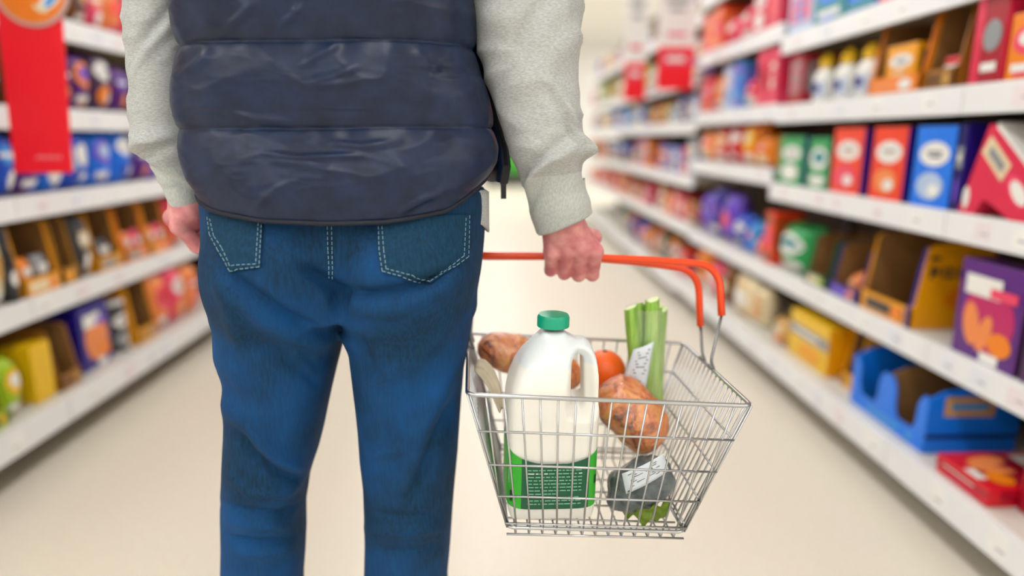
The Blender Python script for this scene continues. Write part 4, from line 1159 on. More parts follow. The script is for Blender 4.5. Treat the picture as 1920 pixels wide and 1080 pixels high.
# ---- grey sweatshirt
def sleeve(rows, Yf, name, parent, ribs, seed, folds, cuff_shear, squash=.95, bump=None):
    """rows: (y, xl, xr) outlines; a tube whose rings follow the outline, with folds"""
    z = np.array([at_y((a + c) / 2, y, Yf(y)).z for y, a, c in rows]); xl = np.array([at_y(a, y, Yf(y)).x for y, a, c in rows]); xr = np.array([at_y(c, y, Yf(y)).x for y, a, c in rows]); yy = np.array([Yf(y) for y, _, _ in rows])
    o = np.argsort(z); z, xl, xr, yy = z[o], xl[o], xr[o], yy[o]
    n, k = 170, 120
    zi = np.linspace(z[0], z[-1], n); t = np.linspace(0, 2 * np.pi, k, endpoint=False)
    def sm(a):
        q = np.interp(zi, z, a)
        for _ in range(4): q[1:-1] = (q[:-2] + 2 * q[1:-1] + q[2:]) / 4
        return q
    L, Rr, Yc = sm(xl), sm(xr), sm(yy)
    G = np.zeros((n, k, 3)); a = (Rr - L) / 2; c = (Rr + L) / 2
    G[:, :, 0] = c[:, None] + a[:, None] * np.cos(t); G[:, :, 1] = Yc[:, None] + a[:, None] * squash * np.sin(t); G[:, :, 2] = zi[:, None]
    fade = np.clip(1 - (zi - z[0]) / .10, 0, 1)
    G[:, :, 2] += fade[:, None] * cuff_shear * np.cos(t)
    P = G.reshape(-1, 3); NN = np.zeros_like(G); NN[:, :, 0] = np.cos(t); NN[:, :, 1] = np.sin(t); NN = NN.reshape(-1, 3)
    d = .005 * vnoise(P, (14, 14, 16), seed) + .0045 * (1 - np.abs(vnoise(P, (9, 9, 22), seed + 4))) ** 4 + .002 * vnoise(P, (34, 34, 40), seed + 2)
    T = np.tile(t, n); Zv = np.repeat(zi, k)
    hgt = (zi[-1] - zi[0])
    for (z0, slope, w, dep, tc, tw) in folds:
        ph = np.mod(T - tc + np.pi, 2 * np.pi) - np.pi
        d += dep * np.exp(-((Zv - z0 - slope * ph) / w) ** 2) * np.exp(-(ph / tw) ** 2)
    cf = np.clip((Zv - z[0]) / .05, 0, 1)
    d = d * (.25 + .75 * cf)
    P = P + NN * d[:, None]
    G = P.reshape(n, k, 3)
    def ins(row, q, dz):
        cc = row.mean(0); v = row - cc; u = v / np.linalg.norm(v[:, :2], axis=1, keepdims=True); u[:, 2] = 0
        return row - u * q + (0, 0, dz)
    # over the shoulder towards the neck
    tip = G[-1]; cc = tip.mean(0); ext = []
    for q in np.linspace(.1, 1, 12):
        tx = hx + np.sign(cc[0] - hx) * .07
        e = q ** 1.25; ctr = np.array([cc[0] + (tx - cc[0]) * e, cc[1] + (PY + .01 - cc[1]) * q, cc[2] + (1.468 - cc[2]) * np.sin(q * np.pi / 2)])
        ext.append((tip - cc) * (1 - .55 * q, 1 - .25 * q, 1) + ctr)
    G = np.concatenate([G, np.array(ext)])
    full = np.concatenate([[ins(G[0], .012, .05), ins(G[0], .008, .004), ins(G[0], .003, -.003)], G])
    b = MB(); b.grid(full - np.array(PO), greym, closed=True)
    b.add([tuple(p - np.array(PO)) for p in full[-1]], [tuple(range(k))], greym)
    # ribbed cuff: the first rings
    nf = 3 + 26; ri = b.mid(ribm)
    b.mi = [ri if f < nf * k else q for f, q in enumerate(b.mi)]
    return b.build(name, parent, smooth='all')
hood = MB()
# body of the sweatshirt: a tube just inside the vest, showing below it at the side
k = 120; t = np.linspace(0, 2 * np.pi, k, endpoint=False); Z_ = np.linspace(.955, 1.46, 60); GG = []
for z in Z_:
    l, r = np.interp(z, vz, vl) + .012, np.interp(z, vz, vr) - .010
    if z < 1.0: r = at_y(917, 370, PY).x; l = l + .01
    sh = np.interp(z, [1.36, 1.46], [1, .45]); c, a = (l + r) / 2 * sh + hx * (1 - sh), (r - l) / 2 * sh
    bd = np.interp(z, [.95, 1.36, 1.46], [.108, .105, .08])
    q = (np.abs(np.cos(t)) ** 2.4 + np.abs(np.sin(t)) ** 2.4) ** (-1 / 2.4)
    tilt = .022 * np.cos(t - .3) * np.clip(1 - (z - .955) / .06, 0, 1) * -1
    GG.append(np.stack([c + a * q * np.cos(t), PY + .012 + bd * q * np.sin(t), np.full(k, z) + tilt + .03 * np.clip(1 - (z - .955) / .06, 0, 1) * np.clip(-np.sin(t), 0, 1)], 1))
hood.grid(np.array(GG) - np.array(PO), greym, closed=True)
hoodie = hood.build('sweatshirt', person, smooth='all')
md = hoodie.modifiers.new('thickness', 'SOLIDIFY'); md.thickness = .004; md.offset = -1
sleeve([(-250, 274, 395), (-120, 248, 380), (0, 242, 366), (80, 249, 362), (150, 252, 358), (220, 254, 356), (270, 258, 358), (295, 270, 360), (315, 290, 364), (340, 306, 368), (370, 315, 374), (400, 329, 378)],
       lambda y: np.interp(y, [-250, 0, 280, 400], [PY + .03, PY + .035, PY + .03, 1.005]), 'sleeve', hoodie, 1, 21.0,
       [(at_y(300, 288, .98).z, .012, .008, -.012, 4.4, 1.1), (at_y(300, 272, .98).z, .010, .010, .008, 4.4, 1.2), (at_y(300, 312, .98).z, -.02, .009, .006, 4.7, .9), (at_y(300, 330, .98).z, -.02, .008, -.004, 4.9, .9),
        (at_y(280, 60, .98).z, .05, .012, -.006, 5.0, .8), (at_y(280, 85, .98).z, .05, .012, .005, 5.0, .8)], -.004, 1.2)
sleeve([(-260, 815, 1010), (-130, 862, 1075), (0, 882, 1090), (60, 892, 1088), (140, 912, 1084), (200, 930, 1084), (250, 946, 1085), (275, 953, 1094), (290, 957, 1096), (310, 966, 1088), (330, 977, 1087), (360, 990, 1094), (390, 998, 1104), (417, 1006, 1109)],
       lambda y: np.interp(y, [-260, 0, 280, 420], [PY + .02, PY + .01, PY - .005, 1.0]), 'sleeve', hoodie, 1, 31.0,
       [(at_y(1030, 290, .95).z, .030, .010, -.010, 4.6, 1.0), (at_y(1030, 302, .95).z, .030, .010, .008, 4.7, 1.0), (at_y(1030, 278, .95).z, .008, .012, .018, 6.1, .45), (at_y(1060, 240, .95).z, -.10, .014, .009, 5.6, .55), (at_y(1060, 262, .95).z, -.09, .010, -.007, 5.6, .5),
        (at_y(980, 325, .95).z, .04, .010, .006, 4.2, .7), (at_y(980, 340, .95).z, .04, .008, -.005, 4.2, .7), (at_y(1000, 40, .95).z, .08, .016, -.006, 4.8, .7), (at_y(1000, 110, .95).z, .05, .018, .005, 5.2, .8)], .016)

# ---- hair and shoes
def f_hair(X, Y, Z):
    d = sell(X, Y, Z, (hx, PY - .004, 1.652), (.087, .103, .112))
    d = np.maximum(d, -(sell(X, Y, Z, (hx, PY + .09, 1.60), (.075, .085, .085))))
    return np.maximum(d, 1.575 - Z)
hv, hf = snets(f_hair, (hx - .12, PY - .14, 1.55), (hx + .12, PY + .14, 1.80), .006)
hv = hv + normals(hv, hf) * (.003 * vnoise(hv, (60, 60, 20), 1.0))[:, None]
mesh_np('hair', hv, hf, mat('#3a2a1e', .6, var=.3, scale=80), person, True, PO)
for c in ((fxo(.05) + fxi(.05)) / 2, (fyi(.05) + fyo(.05)) / 2):
    def f_shoe(X, Y, Z):
        d = scap(X, Y, Z, (c, PY - .05, .05), (c, PY + .17, .040), .042, .038)
        d = smin(d, scap(X, Y, Z, (c, PY - .03, .06), (c, PY - .01, .11), .044, .044), .03)
        return np.maximum(d, .022 - Z)
    sv, sf = snets(f_shoe, (c - .08, PY - .13, .0), (c + .08, PY + .25, .18), .006)
    so = mesh_np('shoe', sv, sf, mat('#3b3632', .6), person, True, PO)
    b = MB(); pts = [(c + .046 * math.cos(a) * (1 if abs(math.sin(a)) < 2 else 1), PY + .06 + .155 * math.sin(a)) for a in np.linspace(0, 2 * math.pi, 32, endpoint=False)]
    b.prism([(p[0] - PO[0], p[1] - PO[1]) for p in pts], 0.001, .028, 'z', mat('#d8d4cc', .7)); b.build('sole', so)

# ================================================================== WIRE BASKET AND SHOPPING
steel = mat('#b9bcc0', 0.28, 1.0, var=0.05, name='steel_wire')
steel_d = mat('#8b8e92', 0.35, 0.9, var=0.05)
orange = mat('#f0480f', 0.30, var=0.04, name='orange_plastic')
BC = Vector((.1448, .9551, .7327))
BR = Matrix.Rotation(.035, 3, 'Z') @ Matrix.Rotation(-.0155, 3, 'X') @ Matrix.Rotation(.0662, 3, 'Y')
W2, D0, D1, HB = .188, -.1445, .1445, .194
wb2, d0, d1 = .124, -.132, .112
def BT(u, v, w): return BR @ Vector((u, v, w))            # offset from the basket's origin
def BW(u, v, w): return BC + BT(u, v, w)
basket = empty('wire_basket', BC, 'chrome wire shopping basket with orange handles held in the right hand, full of groceries', 'basket')
def lerp(a, q, t): return a + (q - a) * t
def uh(t): return lerp(W2, wb2, t)
def vf(t): return lerp(D0, d0, t)
def vb(t): return lerp(D1, d1, t)
RINGS = [0, .26, .51, .75, .965]
def panel(name, fn, half0, half1, c0=0, c1=0, sp0=.0235, sp1=.0185):
    """fn(s, t) -> local point; s along the panel, t down; wires fan in, the outer ones end on the corner wire"""
    b = MB()
    for t in RINGS[1:]:
        lo, hi = lerp(c0 - half0, c1 - half1, t), lerp(c0 + half0, c1 + half1, t)
        b.tube([fn(lo, t), fn(hi, t)], .00165, steel, 6)
    k = 0
    n = int(half0 / sp0) + 1
    for k in range(-n, n + 1):
        T = 1.0
        for i in range(1, 201):
            t = i / 200; s = k * lerp(sp0, sp1, t)
            if abs(s) > lerp(half0, half1, t): T = (i - 1) / 200; break
        if T < .03: continue
        P = [fn(lerp(c0, c1, t) + k * lerp(sp0, sp1, t), t) + Vector((0, 0, .0)) for t in (0, T * .5, T)]
        b.tube(P, .0014, steel, 6)
    return b.build(name, basket, smooth='all')
panel('front_panel', lambda s, t: BT(s, vf(t) - .0006, -HB * t), W2, wb2)
panel('back_panel', lambda s, t: BT(s, vb(t), -HB * t), W2, wb2)
cm0, cm1, hv0, hv1 = (D0 + D1) / 2, (d0 + d1) / 2, (D1 - D0) / 2, (d1 - d0) / 2
panel('side_panel', lambda s, t: BT(uh(t), s, -HB * t), hv0, hv1, cm0, cm1, .016, .0135)
panel('side_panel', lambda s, t: BT(-uh(t), s, -HB * t), hv0, hv1, cm0, cm1, .016, .0135)
b = MB()
for k in range(-6, 7): b.tube([BT(k * .0185, d0, -HB), BT(k * .0185, d0 + .004, -HB - .012), BT(k * .0185, d1 - .004, -HB - .012), BT(k * .0185, d1, -HB)], .0014, steel, 6)
for k in range(7): b.tube([BT(-wb2, lerp(d0, d1, k / 6), -HB - .010), BT(wb2, lerp(d0, d1, k / 6), -HB - .010)], .0016, steel, 6)
b.build('bottom_panel', basket, smooth='all')
b = MB()
def rrect(u, v0, v1, w, r, n=5):
    P = []
    for cx, cy, a in ((u - r, v1 - r, 0), (-u + r, v1 - r, 90), (-u + r, v0 + r, 180), (u - r, v0 + r, 270)):
        for k in range(n + 1):
            q = R(a + 90 * k / n); P.append(BT(cx + r * math.cos(q), cy + r * math.sin(q), w))
    return P
b.tube(rrect(W2, D0, D1, 0, .012), .0030, steel, 8, closed=True)
b.tube(rrect(wb2, d0, d1, -HB, .010), .0026, steel, 8, closed=True)
for su in (-1, 1):
    for v0, v1 in ((D0, d0), (D1, d1)): b.tube([BT(su * (W2 - .003), v0 * .985, 0), BT(su * (wb2 - .003), v1 * .985, -HB)], .0017, steel, 6)
b.build('rim', basket, smooth='all')

def smooth_path(pts, r=.03, n=6):
    """rounds the corners of a polyline"""
    out = [pts[0]]
    for a, p, q in zip(pts, pts[1:], pts[2:]):
        d0_, d1_ = (a - p), (q - p); l = min(r, d0_.length * .48, d1_.length * .48)
        s, e = p + d0_.normalized() * l, p + d1_.normalized() * l
        for k in range(n + 1):
            t = k / n; out.append(s.lerp(p, t).lerp(p.lerp(e, t), t))
    return out + [pts[-1]]
def bail(v, top, end_r, end_l, rr, label):
    pr, pl_ = BW(W2, v, 0), BW(-W2, v, 0)
    g = smooth_path([end_r] + top + [end_l], .038, 8)
    b = MB(); b.tube([p - BC for p in g], .0058, orange, 10)
    h = b.build('handle', basket, smooth='all')
    h['label'] = label
    for e, p in ((end_r, pr), (end_l, pl_)):
        b = MB()
        s = 1
        if p is pl_: p = BW(-W2 + .004, v + .055, 0)
        d = Vector((.006 * s, 0, .004))
        path = smooth_path([e + (e - p).normalized() * .01, p + Vector((0, 0, .012)), p + d * .3 + Vector((.004 * s, -.002, -.006)), p + Vector((-.008 * s, -.014, .010))], .006, 4)
        b.tube([q - BC for q in path], .0024, steel_d, 8)
        b.build('handle_wire', h, smooth='all')
YT = BAR.y
bail(.012, [at_y(1348, 497, YT - .01), at_y(1215, 487, YT), BAR, at_y(900, 478, YT + .005), Vector((-.034, YT + .016, .885))], at_y(1353, 592, YT - .035), Vector((-.034, YT + .022, .862)), 0, 'front handle')
YT2 = YT + .011
bail(.052, [at_y(1309, 508, YT2 + .03), at_y(1205, 492, YT2 + .012), BAR + Vector((0, .0115, -.002)), at_y(902, 481, YT2 + .008), Vector((-.034, YT2 + .028, .882))], at_y(1313, 612, YT2 + .01), Vector((-.034, YT2 + .034, .862)), 0, 'rear handle')

# ---- milk bottle
milkm = bpy.data.materials.new('milk_in_translucent_plastic'); milkm.use_nodes = True
_nt = milkm.node_tree; _p = _nt.nodes['Principled BSDF']
_tc = _nt.nodes.new('ShaderNodeTexCoord'); _sx = _nt.nodes.new('ShaderNodeSeparateXYZ'); _nt.links.new(_tc.outputs['Object'], _sx.inputs[0])
_r = _nt.nodes.new('ShaderNodeValToRGB'); _mr = _nt.nodes.new('ShaderNodeMapRange'); _mr.inputs['From Min'].default_value = 0; _mr.inputs['From Max'].default_value = .28
_nt.links.new(_sx.outputs['Z'], _mr.inputs[0]); _nt.links.new(_mr.outputs[0], _r.inputs[0])
_r.color_ramp.elements[0].position = .775; _r.color_ramp.elements[0].color = lin('#f4f2ea'); _r.color_ramp.elements[1].position = .79; _r.color_ramp.elements[1].color = lin('#e3ebee')
_nt.links.new(_r.outputs[0], _p.inputs['Base Color'])
_p.inputs['Roughness'].default_value = .32; _p.inputs['Subsurface Weight'].default_value = .25; _p.inputs['Subsurface Radius'].default_value = (.02, .018, .015); _p.inputs['Subsurface Scale'].default_value = .5
MO = Vector((.0735, .8905, .5395))
def poly_sd(px, pz, X, Z):
    d = np.full(X.shape, 1e9); ins = np.zeros(X.shape, bool); n = len(px)
    for i in range(n):
        j = (i + 1) % n
        ex, ez = px[j] - px[i], pz[j] - pz[i]
        t = np.clip(((X - px[i]) * ex + (Z - pz[i]) * ez) / (ex * ex + ez * ez), 0, 1)
        d = np.minimum(d, np.hypot(X - px[i] - t * ex, Z - pz[i] - t * ez))
        c = ((pz[i] <= Z) & (pz[j] > Z)) | ((pz[j] <= Z) & (pz[i] > Z))
        if abs(ez) > 1e-12: ins ^= c & (X < px[i] + (Z - pz[i]) / ez * ex)
    return np.where(ins, -d, d)
def f_milk(X, Y, Z):
    # outline seen from the front, and from the side
    ox = [-.055, .055, .062, .063, .063, .062, .059, .053, .043, .031, .022, .020, -.020, -.022, -.030, -.042, -.052, -.059, -.063, -.063, -.062]
    oz = [0, 0, .008, .06, .17, .205, .228, .243, .252, .252, .258, .268, .268, .258, .248, .231, .211, .190, .165, .06, .008]
    sy = [-.055, .055, .061, .061, .058, .045, .026, .020, -.020, -.026, -.045, -.058, -.061, -.061]
    sz = [0, 0, .008, .165, .195, .230, .254, .268, .268, .254, .230, .195, .165, .008]
    a = poly_sd(ox, oz, X, Z); q = poly_sd(sy, sz, Y, Z)
    d = -smin(-a, -q, .028)
    d = -smin(-d, .072 - (np.abs(X) ** 3 + np.abs(Y) ** 3) ** (1 / 3.0), .004)
    # the grip: slimmer in depth, with the finger opening through it
    hole = scap(X, Y * 0, Z, (.0335, 0, .170), (.0320, 0, .222), .0112, .0096)
    grip = np.clip((X - .012) / .02, 0, 1) * np.clip((Z - .150) / .02, 0, 1)
    slim = np.abs(Y) - (.061 - .040 * grip * np.clip(1.2 - np.abs(hole) / .03, 0, 1))
    d = -smin(-d, -slim, .010)
    d = -smin(-d, hole, .008)
    # shallow groove between body and grip, foot recess
    return d
mv, mf = snets(f_milk, (-.075, -.072, -.006), (.075, .072, .28), .0024)
mv = lap(mv, mf, 3)
mtilt = Matrix.Rotation(.020, 4, 'Y')
milk = mesh_np('milk_bottle', mv, mf, milkm, None, True)
milk.location = MO; milk.scale = (1.0, 1, 1.03); milk.rotation_euler = (0, .020, .05)
tag(milk, 'large plastic milk bottle with green cap and green label in the basket', 'bottle')
capm = mat('#0ea27c', .35, var=.04)
b = MB(); n = 48
prof = [(.0200, .2655), (.0222, .2660), (.0222, .279), (.0205, .2825), (.0150, .2835)]
vs = []; fs = []
for r_, z in prof:
    for k in range(n):
        q = 2 * math.pi * k / n; rr_ = r_ * (1 + (.012 if (k % 2 and .2625 < z < .28) else 0)); vs.append((rr_ * math.cos(q), rr_ * math.sin(q), z))
for i in range(len(prof) - 1):
    for k in range(n): l = (k + 1) % n; fs.append((i * n + k, i * n + l, (i + 1) * n + l, (i + 1) * n + k))
fs.append(tuple((len(prof) - 1) * n + k for k in range(n))); b.add(vs, fs, capm)
b.build('cap', milk, smooth=True)
# wrap-round label
lg, ldk, ltx = mat('#35b32c', .4, var=.04), mat('#08583a', .4, var=.04), mat('#7fbf9d', .5)
def lab(th_, z, e=0.0):
    n_ = 5.0; r_ = .0632 + e
    c_, s_ = math.cos(th_), math.sin(th_); k_ = (abs(c_) ** n_ + abs(s_) ** n_) ** (-1 / n_)
    q_ = .072 / ((abs(c_ * k_) ** 3 + abs(s_ * k_) ** 3) ** (1 / 3.)) 
    k2 = min(r_ * k_, (.0725 + e) / ((abs(c_) ** 3 + abs(s_) ** 3) ** (1 / 3.)))
    return (k2 * c_, k2 * s_ * (.0615 + e) / (.0632 + e), z)
b = MB(); NT = 120
vs = []; NZ = 14
for i in range(NZ + 1):
    for k in range(NT):
        a = 2 * math.pi * k / NT
        front = abs(((a - 1.5 * math.pi + math.pi) % (2 * math.pi)) - math.pi)
        zt_ = .094 + .016 * min(1, max(0, (front - .25) / .65)) ** 1.5
        vs.append(lab(a, .028 + (zt_ - .028) * i / NZ, .0008))
b2 = {True: [], False: []}
for i in range(NZ):
    for k in range(NT):
        l = (k + 1) % NT; a = 2 * math.pi * (k + .5) / NT
        fr = ((a - 1.5 * math.pi + math.pi) % (2 * math.pi)) - math.pi
        b2[-.62 < fr < .70].append((i * NT + k, i * NT + l, (i + 1) * NT + l, (i + 1) * NT + k))
b.add(vs, b2[False], lg); o_n = len(b.v); b.add(vs, b2[True], ldk)
rt_ = random.Random(3)
for j in range(11):                     # lines of small print
    z = .085 - j * .0049
    a = 1.5 * math.pi - .52
    while a < 1.5 * math.pi + .50:
        w = rt_.uniform(.04, .13); e_ = min(a + w, 1.5 * math.pi + .54)
        P = [lab(q, zz_, .0014) for zz_ in (z - .0008, z + .0008) for q in (a, (a + e_) / 2, e_)]
        b.add(P, [(0, 1, 4, 3), (1, 2, 5, 4)], mat('#dfeee4', .5) if j == 1 and rt_.random() < .6 else ltx)
        a = e_ + rt_.uniform(.012, .03)
        if rt_.random() < .06 and j > 6: break
for q0, q1, z0_, z1_ in ((1.5 * math.pi - .86, 1.5 * math.pi - .80, .036, .052), (1.5 * math.pi + .80, 1.5 * math.pi + .88, .060, .072)):
    P = [lab(q, zz_, .0014) for zz_ in (z0_, z1_) for q in (q0, q1)]; b.add(P, [(0, 1, 3, 2)], mat('#11331d', .5))
b.build('label', milk, smooth='all')

# ---- bread loaves in clear wrapping
def crust(name):
    m = bpy.data.materials.new(name); m.use_nodes = True
    nt = m.node_tree; p = nt.nodes['Principled BSDF']
    tc = nt.nodes.new('ShaderNodeTexCoord')
    n1 = nt.nodes.new('ShaderNodeTexNoise'); n1.inputs['Scale'].default_value = 42; n1.inputs['Detail'].default_value = 7; n1.inputs['Distortion'].default_value = 1.2
    nt.links.new(tc.outputs['Object'], n1.inputs['Vector'])
    r = nt.nodes.new('ShaderNodeValToRGB'); e = r.color_ramp.elements
    e[0].position = .34; e[0].color = lin('#7c380a'); e[1].position = .66; e[1].color = lin('#f0a44c')
    q = e.new(.47); q.color = lin('#da7018')
    nt.links.new(n1.outputs['Fac'], r.inputs[0]); nt.links.new(r.outputs[0], p.inputs['Base Color'])
    p.inputs['Roughness'].default_value = .55
    bp = nt.nodes.new('ShaderNodeBump'); bp.inputs['Strength'].default_value = .5; bp.inputs['Distance'].default_value = .004
    nt.links.new(n1.outputs['Fac'], bp.inputs['Height']); nt.links.new(bp.outputs['Normal'], p.inputs['Normal'])
    return m
crustm = crust('baked_crust')
wrapm = film('clear_bread_wrap', gloss=.15, rough=.16, opac=.012, bscale=70, bump=1.0)
def loaf(a, q, ra, rq, bend, label, seed, mid=1.12):
    a, q = Vector(a), Vector(q); c = (a + q) / 2; d = (q - a); L = d.length; ax = d.normalized()
    sd = ax.cross(Vector((0, 0, 1))).normalized(); up2 = sd.cross(ax)
    def mk(extra, wr):
        n, k = 44, 32; G = np.zeros((n, k, 3))
        for i in range(n):
            s = -1 + 2 * i / (n - 1)
            e = max(0.0, 1 - abs(s) ** 4.5) ** .5
            r_ = lerp(ra, rq, i / (n - 1)) * (e * (1 + (mid - 1) * (1 - s * s)) + .02) + extra
            p0 = ax * (s * (L / 2 + extra)) + up2 * (bend * (1 - s * s))
            for j in range(k):
                t = 2 * math.pi * j / k
                rr2 = r_ * (1 + (.10 * noise.noise(Vector((s * 3 + seed, math.cos(t) * 1.2, math.sin(t) * 1.2))) + .035 * max(0, math.sin(s * 13)) ** 3 * max(0, math.sin(t))) + wr * (abs(noise.noise(Vector((s * 7 + seed, math.cos(t) * 4, math.sin(t) * 4)))) ** .7))
                G[i, j] = p0 + (sd * math.cos(t) + up2 * (.86 * math.sin(t))) * rr2
        return G
    b = MB(); b.grid(mk(0, 0), crustm, closed=True, flip=True); o = b.build('bread_loaf', smooth='all', loc=c)
    tag(o, label, 'bread', 'wrapped bread loaves in the basket')
    b = MB(); b.grid(mk(.0016, .09), wrapm, closed=True, flip=True)
    w = b.build('wrapper', o, smooth='all'); return o
loaf(at_y(896, 646, 1.025), at_y(1090, 712, 1.035), .033, .032, .004, 'crusty wrapped loaf lying behind the milk bottle, its end showing at the left', 2.0)
loaf(at_y(1130, 720, .976), at_y(1236, 836, .940), .042, .041, .004, 'crusty wrapped loaf right of the milk bottle, pointing down', 8.0)

# ---- orange fruit
om = mat('#f4640a', .38, var=.06, scale=60, bump=.4, bscale=260)
b = MB(); c = at_y(1133, 697, 1.056)
b.lathe([(.001, -.037), (.016, -.034), (.026, -.025), (.033, -.012), (.035, 0), (.034, .013), (.027, .025), (.016, .0335), (.006, .036), (.001, .0355)], (0, 0, 0), om, 32)
o = b.build('orange', smooth='all', loc=c); tag(o, 'round bright orange fruit peeking out behind the milk bottle', 'fruit')
b = MB(); b.lathe([(.003, .035), (.004, .037), (.002, .038)], (0, 0, 0), mat('#5d6a25', .7), 8); b.build('stem', o)

# ---- celery in a clear sleeve with a white label
celm = fabric('celery_green', '#7fb53a', '#b4d873', (1, 1, .12), 90, .35, 0.0, 300, .15)
ct = empty('celery', at_y(1212, 770, 1.045), 'bunch of pale green celery standing in a clear sleeve at basket right', 'celery')
base = ct.location.copy()
tops = [(1182, 576), (1194, 570), (1206, 572), (1218, 566), (1231, 570), (1240, 578), (1224, 562)]
for i, (x, y) in enumerate(tops):
    Yk = 1.034 + .012 * (i % 3); tp = at_y(x, y, Yk); bt = at_y(1199 + i * 5.2, 772, Yk - .002)
    rows_ = []; n = 18
    for s in np.linspace(0, 1, n):
        p = bt.lerp(tp, s) - base; w = lerp(.0125, .0095, s) * (1 + .05 * math.sin(9 * s + i)); row_ = []
        for k in range(16):
            a = 2 * math.pi * k / 16
            r_ = w * (1 - .38 * max(0, math.cos(a - 1.6 - .3 * i)) ** 2) * (1 + .06 * math.cos(6 * a))
            row_.append((p.x + r_ * math.cos(a), p.y + r_ * math.sin(a), p.z + (.004 * math.cos(a + i) if s == 1 else 0)))
        rows_.append(row_)
    b = MB(); b.grid(np.array(rows_), celm, closed=True); N0 = len(b.v)
    b.add(rows_[-1], [tuple(range(16))], mat('#d8ecb4', .5)); b.add(rows_[0], [tuple(range(15, -1, -1))], celm)
    b.build('stalk', ct, smooth=True)
slm = film('clear_celery_sleeve', gloss=.09, rough=.15, opac=.06, bscale=30, bump=.7)
rows_ = []
for s in np.linspace(0, 1, 24):
    p0, p1 = at_y(1183 - 6 * s, 774 - 199 * s, 1.045), at_y(1246 + 2 * s, 774 - 199 * s, 1.045); c = (p0 + p1) / 2 - base; a = (p1 - p0).length / 2 + .003
    rows_.append([(c.x + a * math.cos(t) * (1 + .05 * noise.noise(Vector((math.cos(t) * 2, math.sin(t) * 2, s * 6)))), c.y + .028 * math.sin(t) * (1 + .08 * noise.noise(Vector((math.cos(t) * 3, s * 5, math.sin(t) * 3)))), c.z) for t in np.linspace(0, 2 * math.pi, 40, endpoint=False)])
b = MB(); b.grid(np.array(rows_), slm, closed=True); b.build('sleeve', ct, smooth='all')
def quad_on(name, parent, pts, Y, m, items, base, dy=0, n=6):
    P = [at_y(x, y, Y + k * dy) for k, (x, y) in enumerate(pts)]
    def S_(u, v, e=0): 
        a = P[0].lerp(P[1], u); q = P[3].lerp(P[2], u); r_ = a.lerp(q, v)
        return r_ + Vector((0, -.004 * math.sin(math.pi * u) - e, 0)) - base
    b = MB(); b.grid(np.array([[tuple(S_(i / n, j / n)) for i in range(n + 1)] for j in range(n + 1)]), m)
    for (u, v, du, dv, c_) in items:
        b.add([tuple(S_(u + a * du, v + q * dv, .0008)) for a, q in ((-1, -1), (1, -1), (1, 1), (-1, 1))], [(0, 1, 2, 3)], c_)
    o = b.build(name, parent, smooth='all'); md = o.modifiers.new('t', 'SOLIDIFY'); md.thickness = .0006; return o
labm = mat('#dfe8f2', .35, var=.03); greyt = mat('#7e8894', .5)
quad_on('label', ct, [(1188, 655), (1226, 640), (1209, 738), (1164, 722)], 1.008, labm,
        [(.55, .12 + .07 * k, .30 - .05 * (k % 3), .012, greyt) for k in range(8)] + [(.45, .85, .25, .09, mat('#6f8f80', .5))], base)

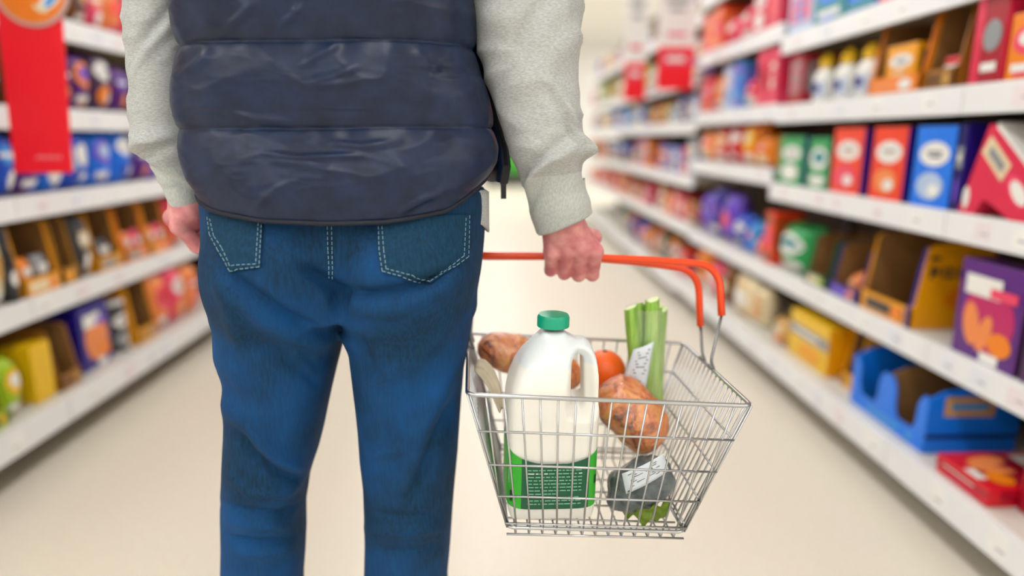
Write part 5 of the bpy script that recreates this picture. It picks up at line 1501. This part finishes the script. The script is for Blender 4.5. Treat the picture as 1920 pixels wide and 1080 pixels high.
# ---- dark bag of salad with a white label
bagm = fabric('dark_grey_film', '#454d51', '#7a8385', (1, 1, 1), 30, .25, 0.0, 60, .6)
c = at_y(1197, 908, .886)
def f_salad(X, Y, Z):
    q = ((np.abs((X - .002 - .15 * Z) / .049) ** 2.6 + np.abs((Z - .0) / .033) ** 2.6) ** (1 / 2.6))
    return np.sqrt(q ** 2 + (Y / .034) ** 2) * .034 - .034
sv, sf = snets(f_salad, (-.075, -.045, -.055), (.08, .045, .055), .003)
sn = normals(sv, sf); sv = lap(sv + sn * (.006 * (vnoise(sv, (38, 30, 45), 3.3)) + .004 * (1 - np.abs(vnoise(sv, (50, 40, 30), 9.3))) ** 4)[:, None], sf, 1, .4)
rot = Matrix.Rotation(-R(22), 3, 'Y').transposed()
sv = np.array([tuple(rot.transposed() @ Vector(p)) for p in sv])
salad = mesh_np('salad_bag', sv, sf, bagm, None, True); salad.location = c
tag(salad, 'dark grey plastic bag of salad with tilted white printed label, below the right loaf', 'bag')
inkd = mat('#59626d', .6)
quad_on('label', salad, [(1166, 888), (1244, 850), (1254, 882), (1174, 926)], .843, labm, [(.46 + .04 * (k % 2), .16 + .10 * k, .34 - .06 * (k % 3), .018, greyt) for k in range(7)] + [(.5, .92, .46, .035, inkd)], c)
b = MB(); lf = mat('#6e8a1c', .5, var=.25, scale=60)
cl = at_y(1214, 958, .865)
rows_ = [[(u * .036 * (1 - .25 * v * v), -.012 * math.cos(u * 2.2) + .004 * math.sin(u * 9 + v * 5), v * .012 + .004 * math.sin(u * 7)) for u in np.linspace(-1, 1, 16)] for v in np.linspace(-1, 1, 8)]
b.grid(np.array(rows_), lf); o = b.build('lettuce_leaf', salad, smooth='all', loc=cl - c)
md = o.modifiers.new('t', 'SOLIDIFY'); md.thickness = .002
o['label'] = 'green leaf showing at the bottom of the bag'

# ---- beige paper bag squeezed against the left side
pm = mat('#c9bda4', .75, var=.15, scale=40, bump=.4, bscale=90)
pb = at_y(912, 720, .93); PSH = Vector((.006, 0, 0))
fr_ = [at_y(884, 676, .95), at_y(902, 672, .95), at_y(925, 700, .93), at_y(934, 735, .91), at_y(936, 765, .90)]
bk_ = [at_y(880, 694, .93), at_y(892, 700, .92), at_y(908, 728, .905), at_y(922, 770, .89), at_y(930, 775, .885)]
b = MB(); b.grid(np.array([[tuple(p.lerp(q, k / 6) + Vector((0, .006 * math.sin(k * 1.7 + i), .002 * math.cos(k * 2.3))) + PSH - pb) for k in range(7)] for i, (p, q) in enumerate(zip(fr_, bk_))]), pm)
o = b.build('paper_bag', smooth='all', loc=pb); md = o.modifiers.new('t', 'SOLIDIFY'); md.thickness = .004
md = o.modifiers.new('s', 'SUBSURF'); md.levels = md.render_levels = 1
tag(o, 'crumpled beige paper bag folded between milk bottle and left basket side', 'bag')
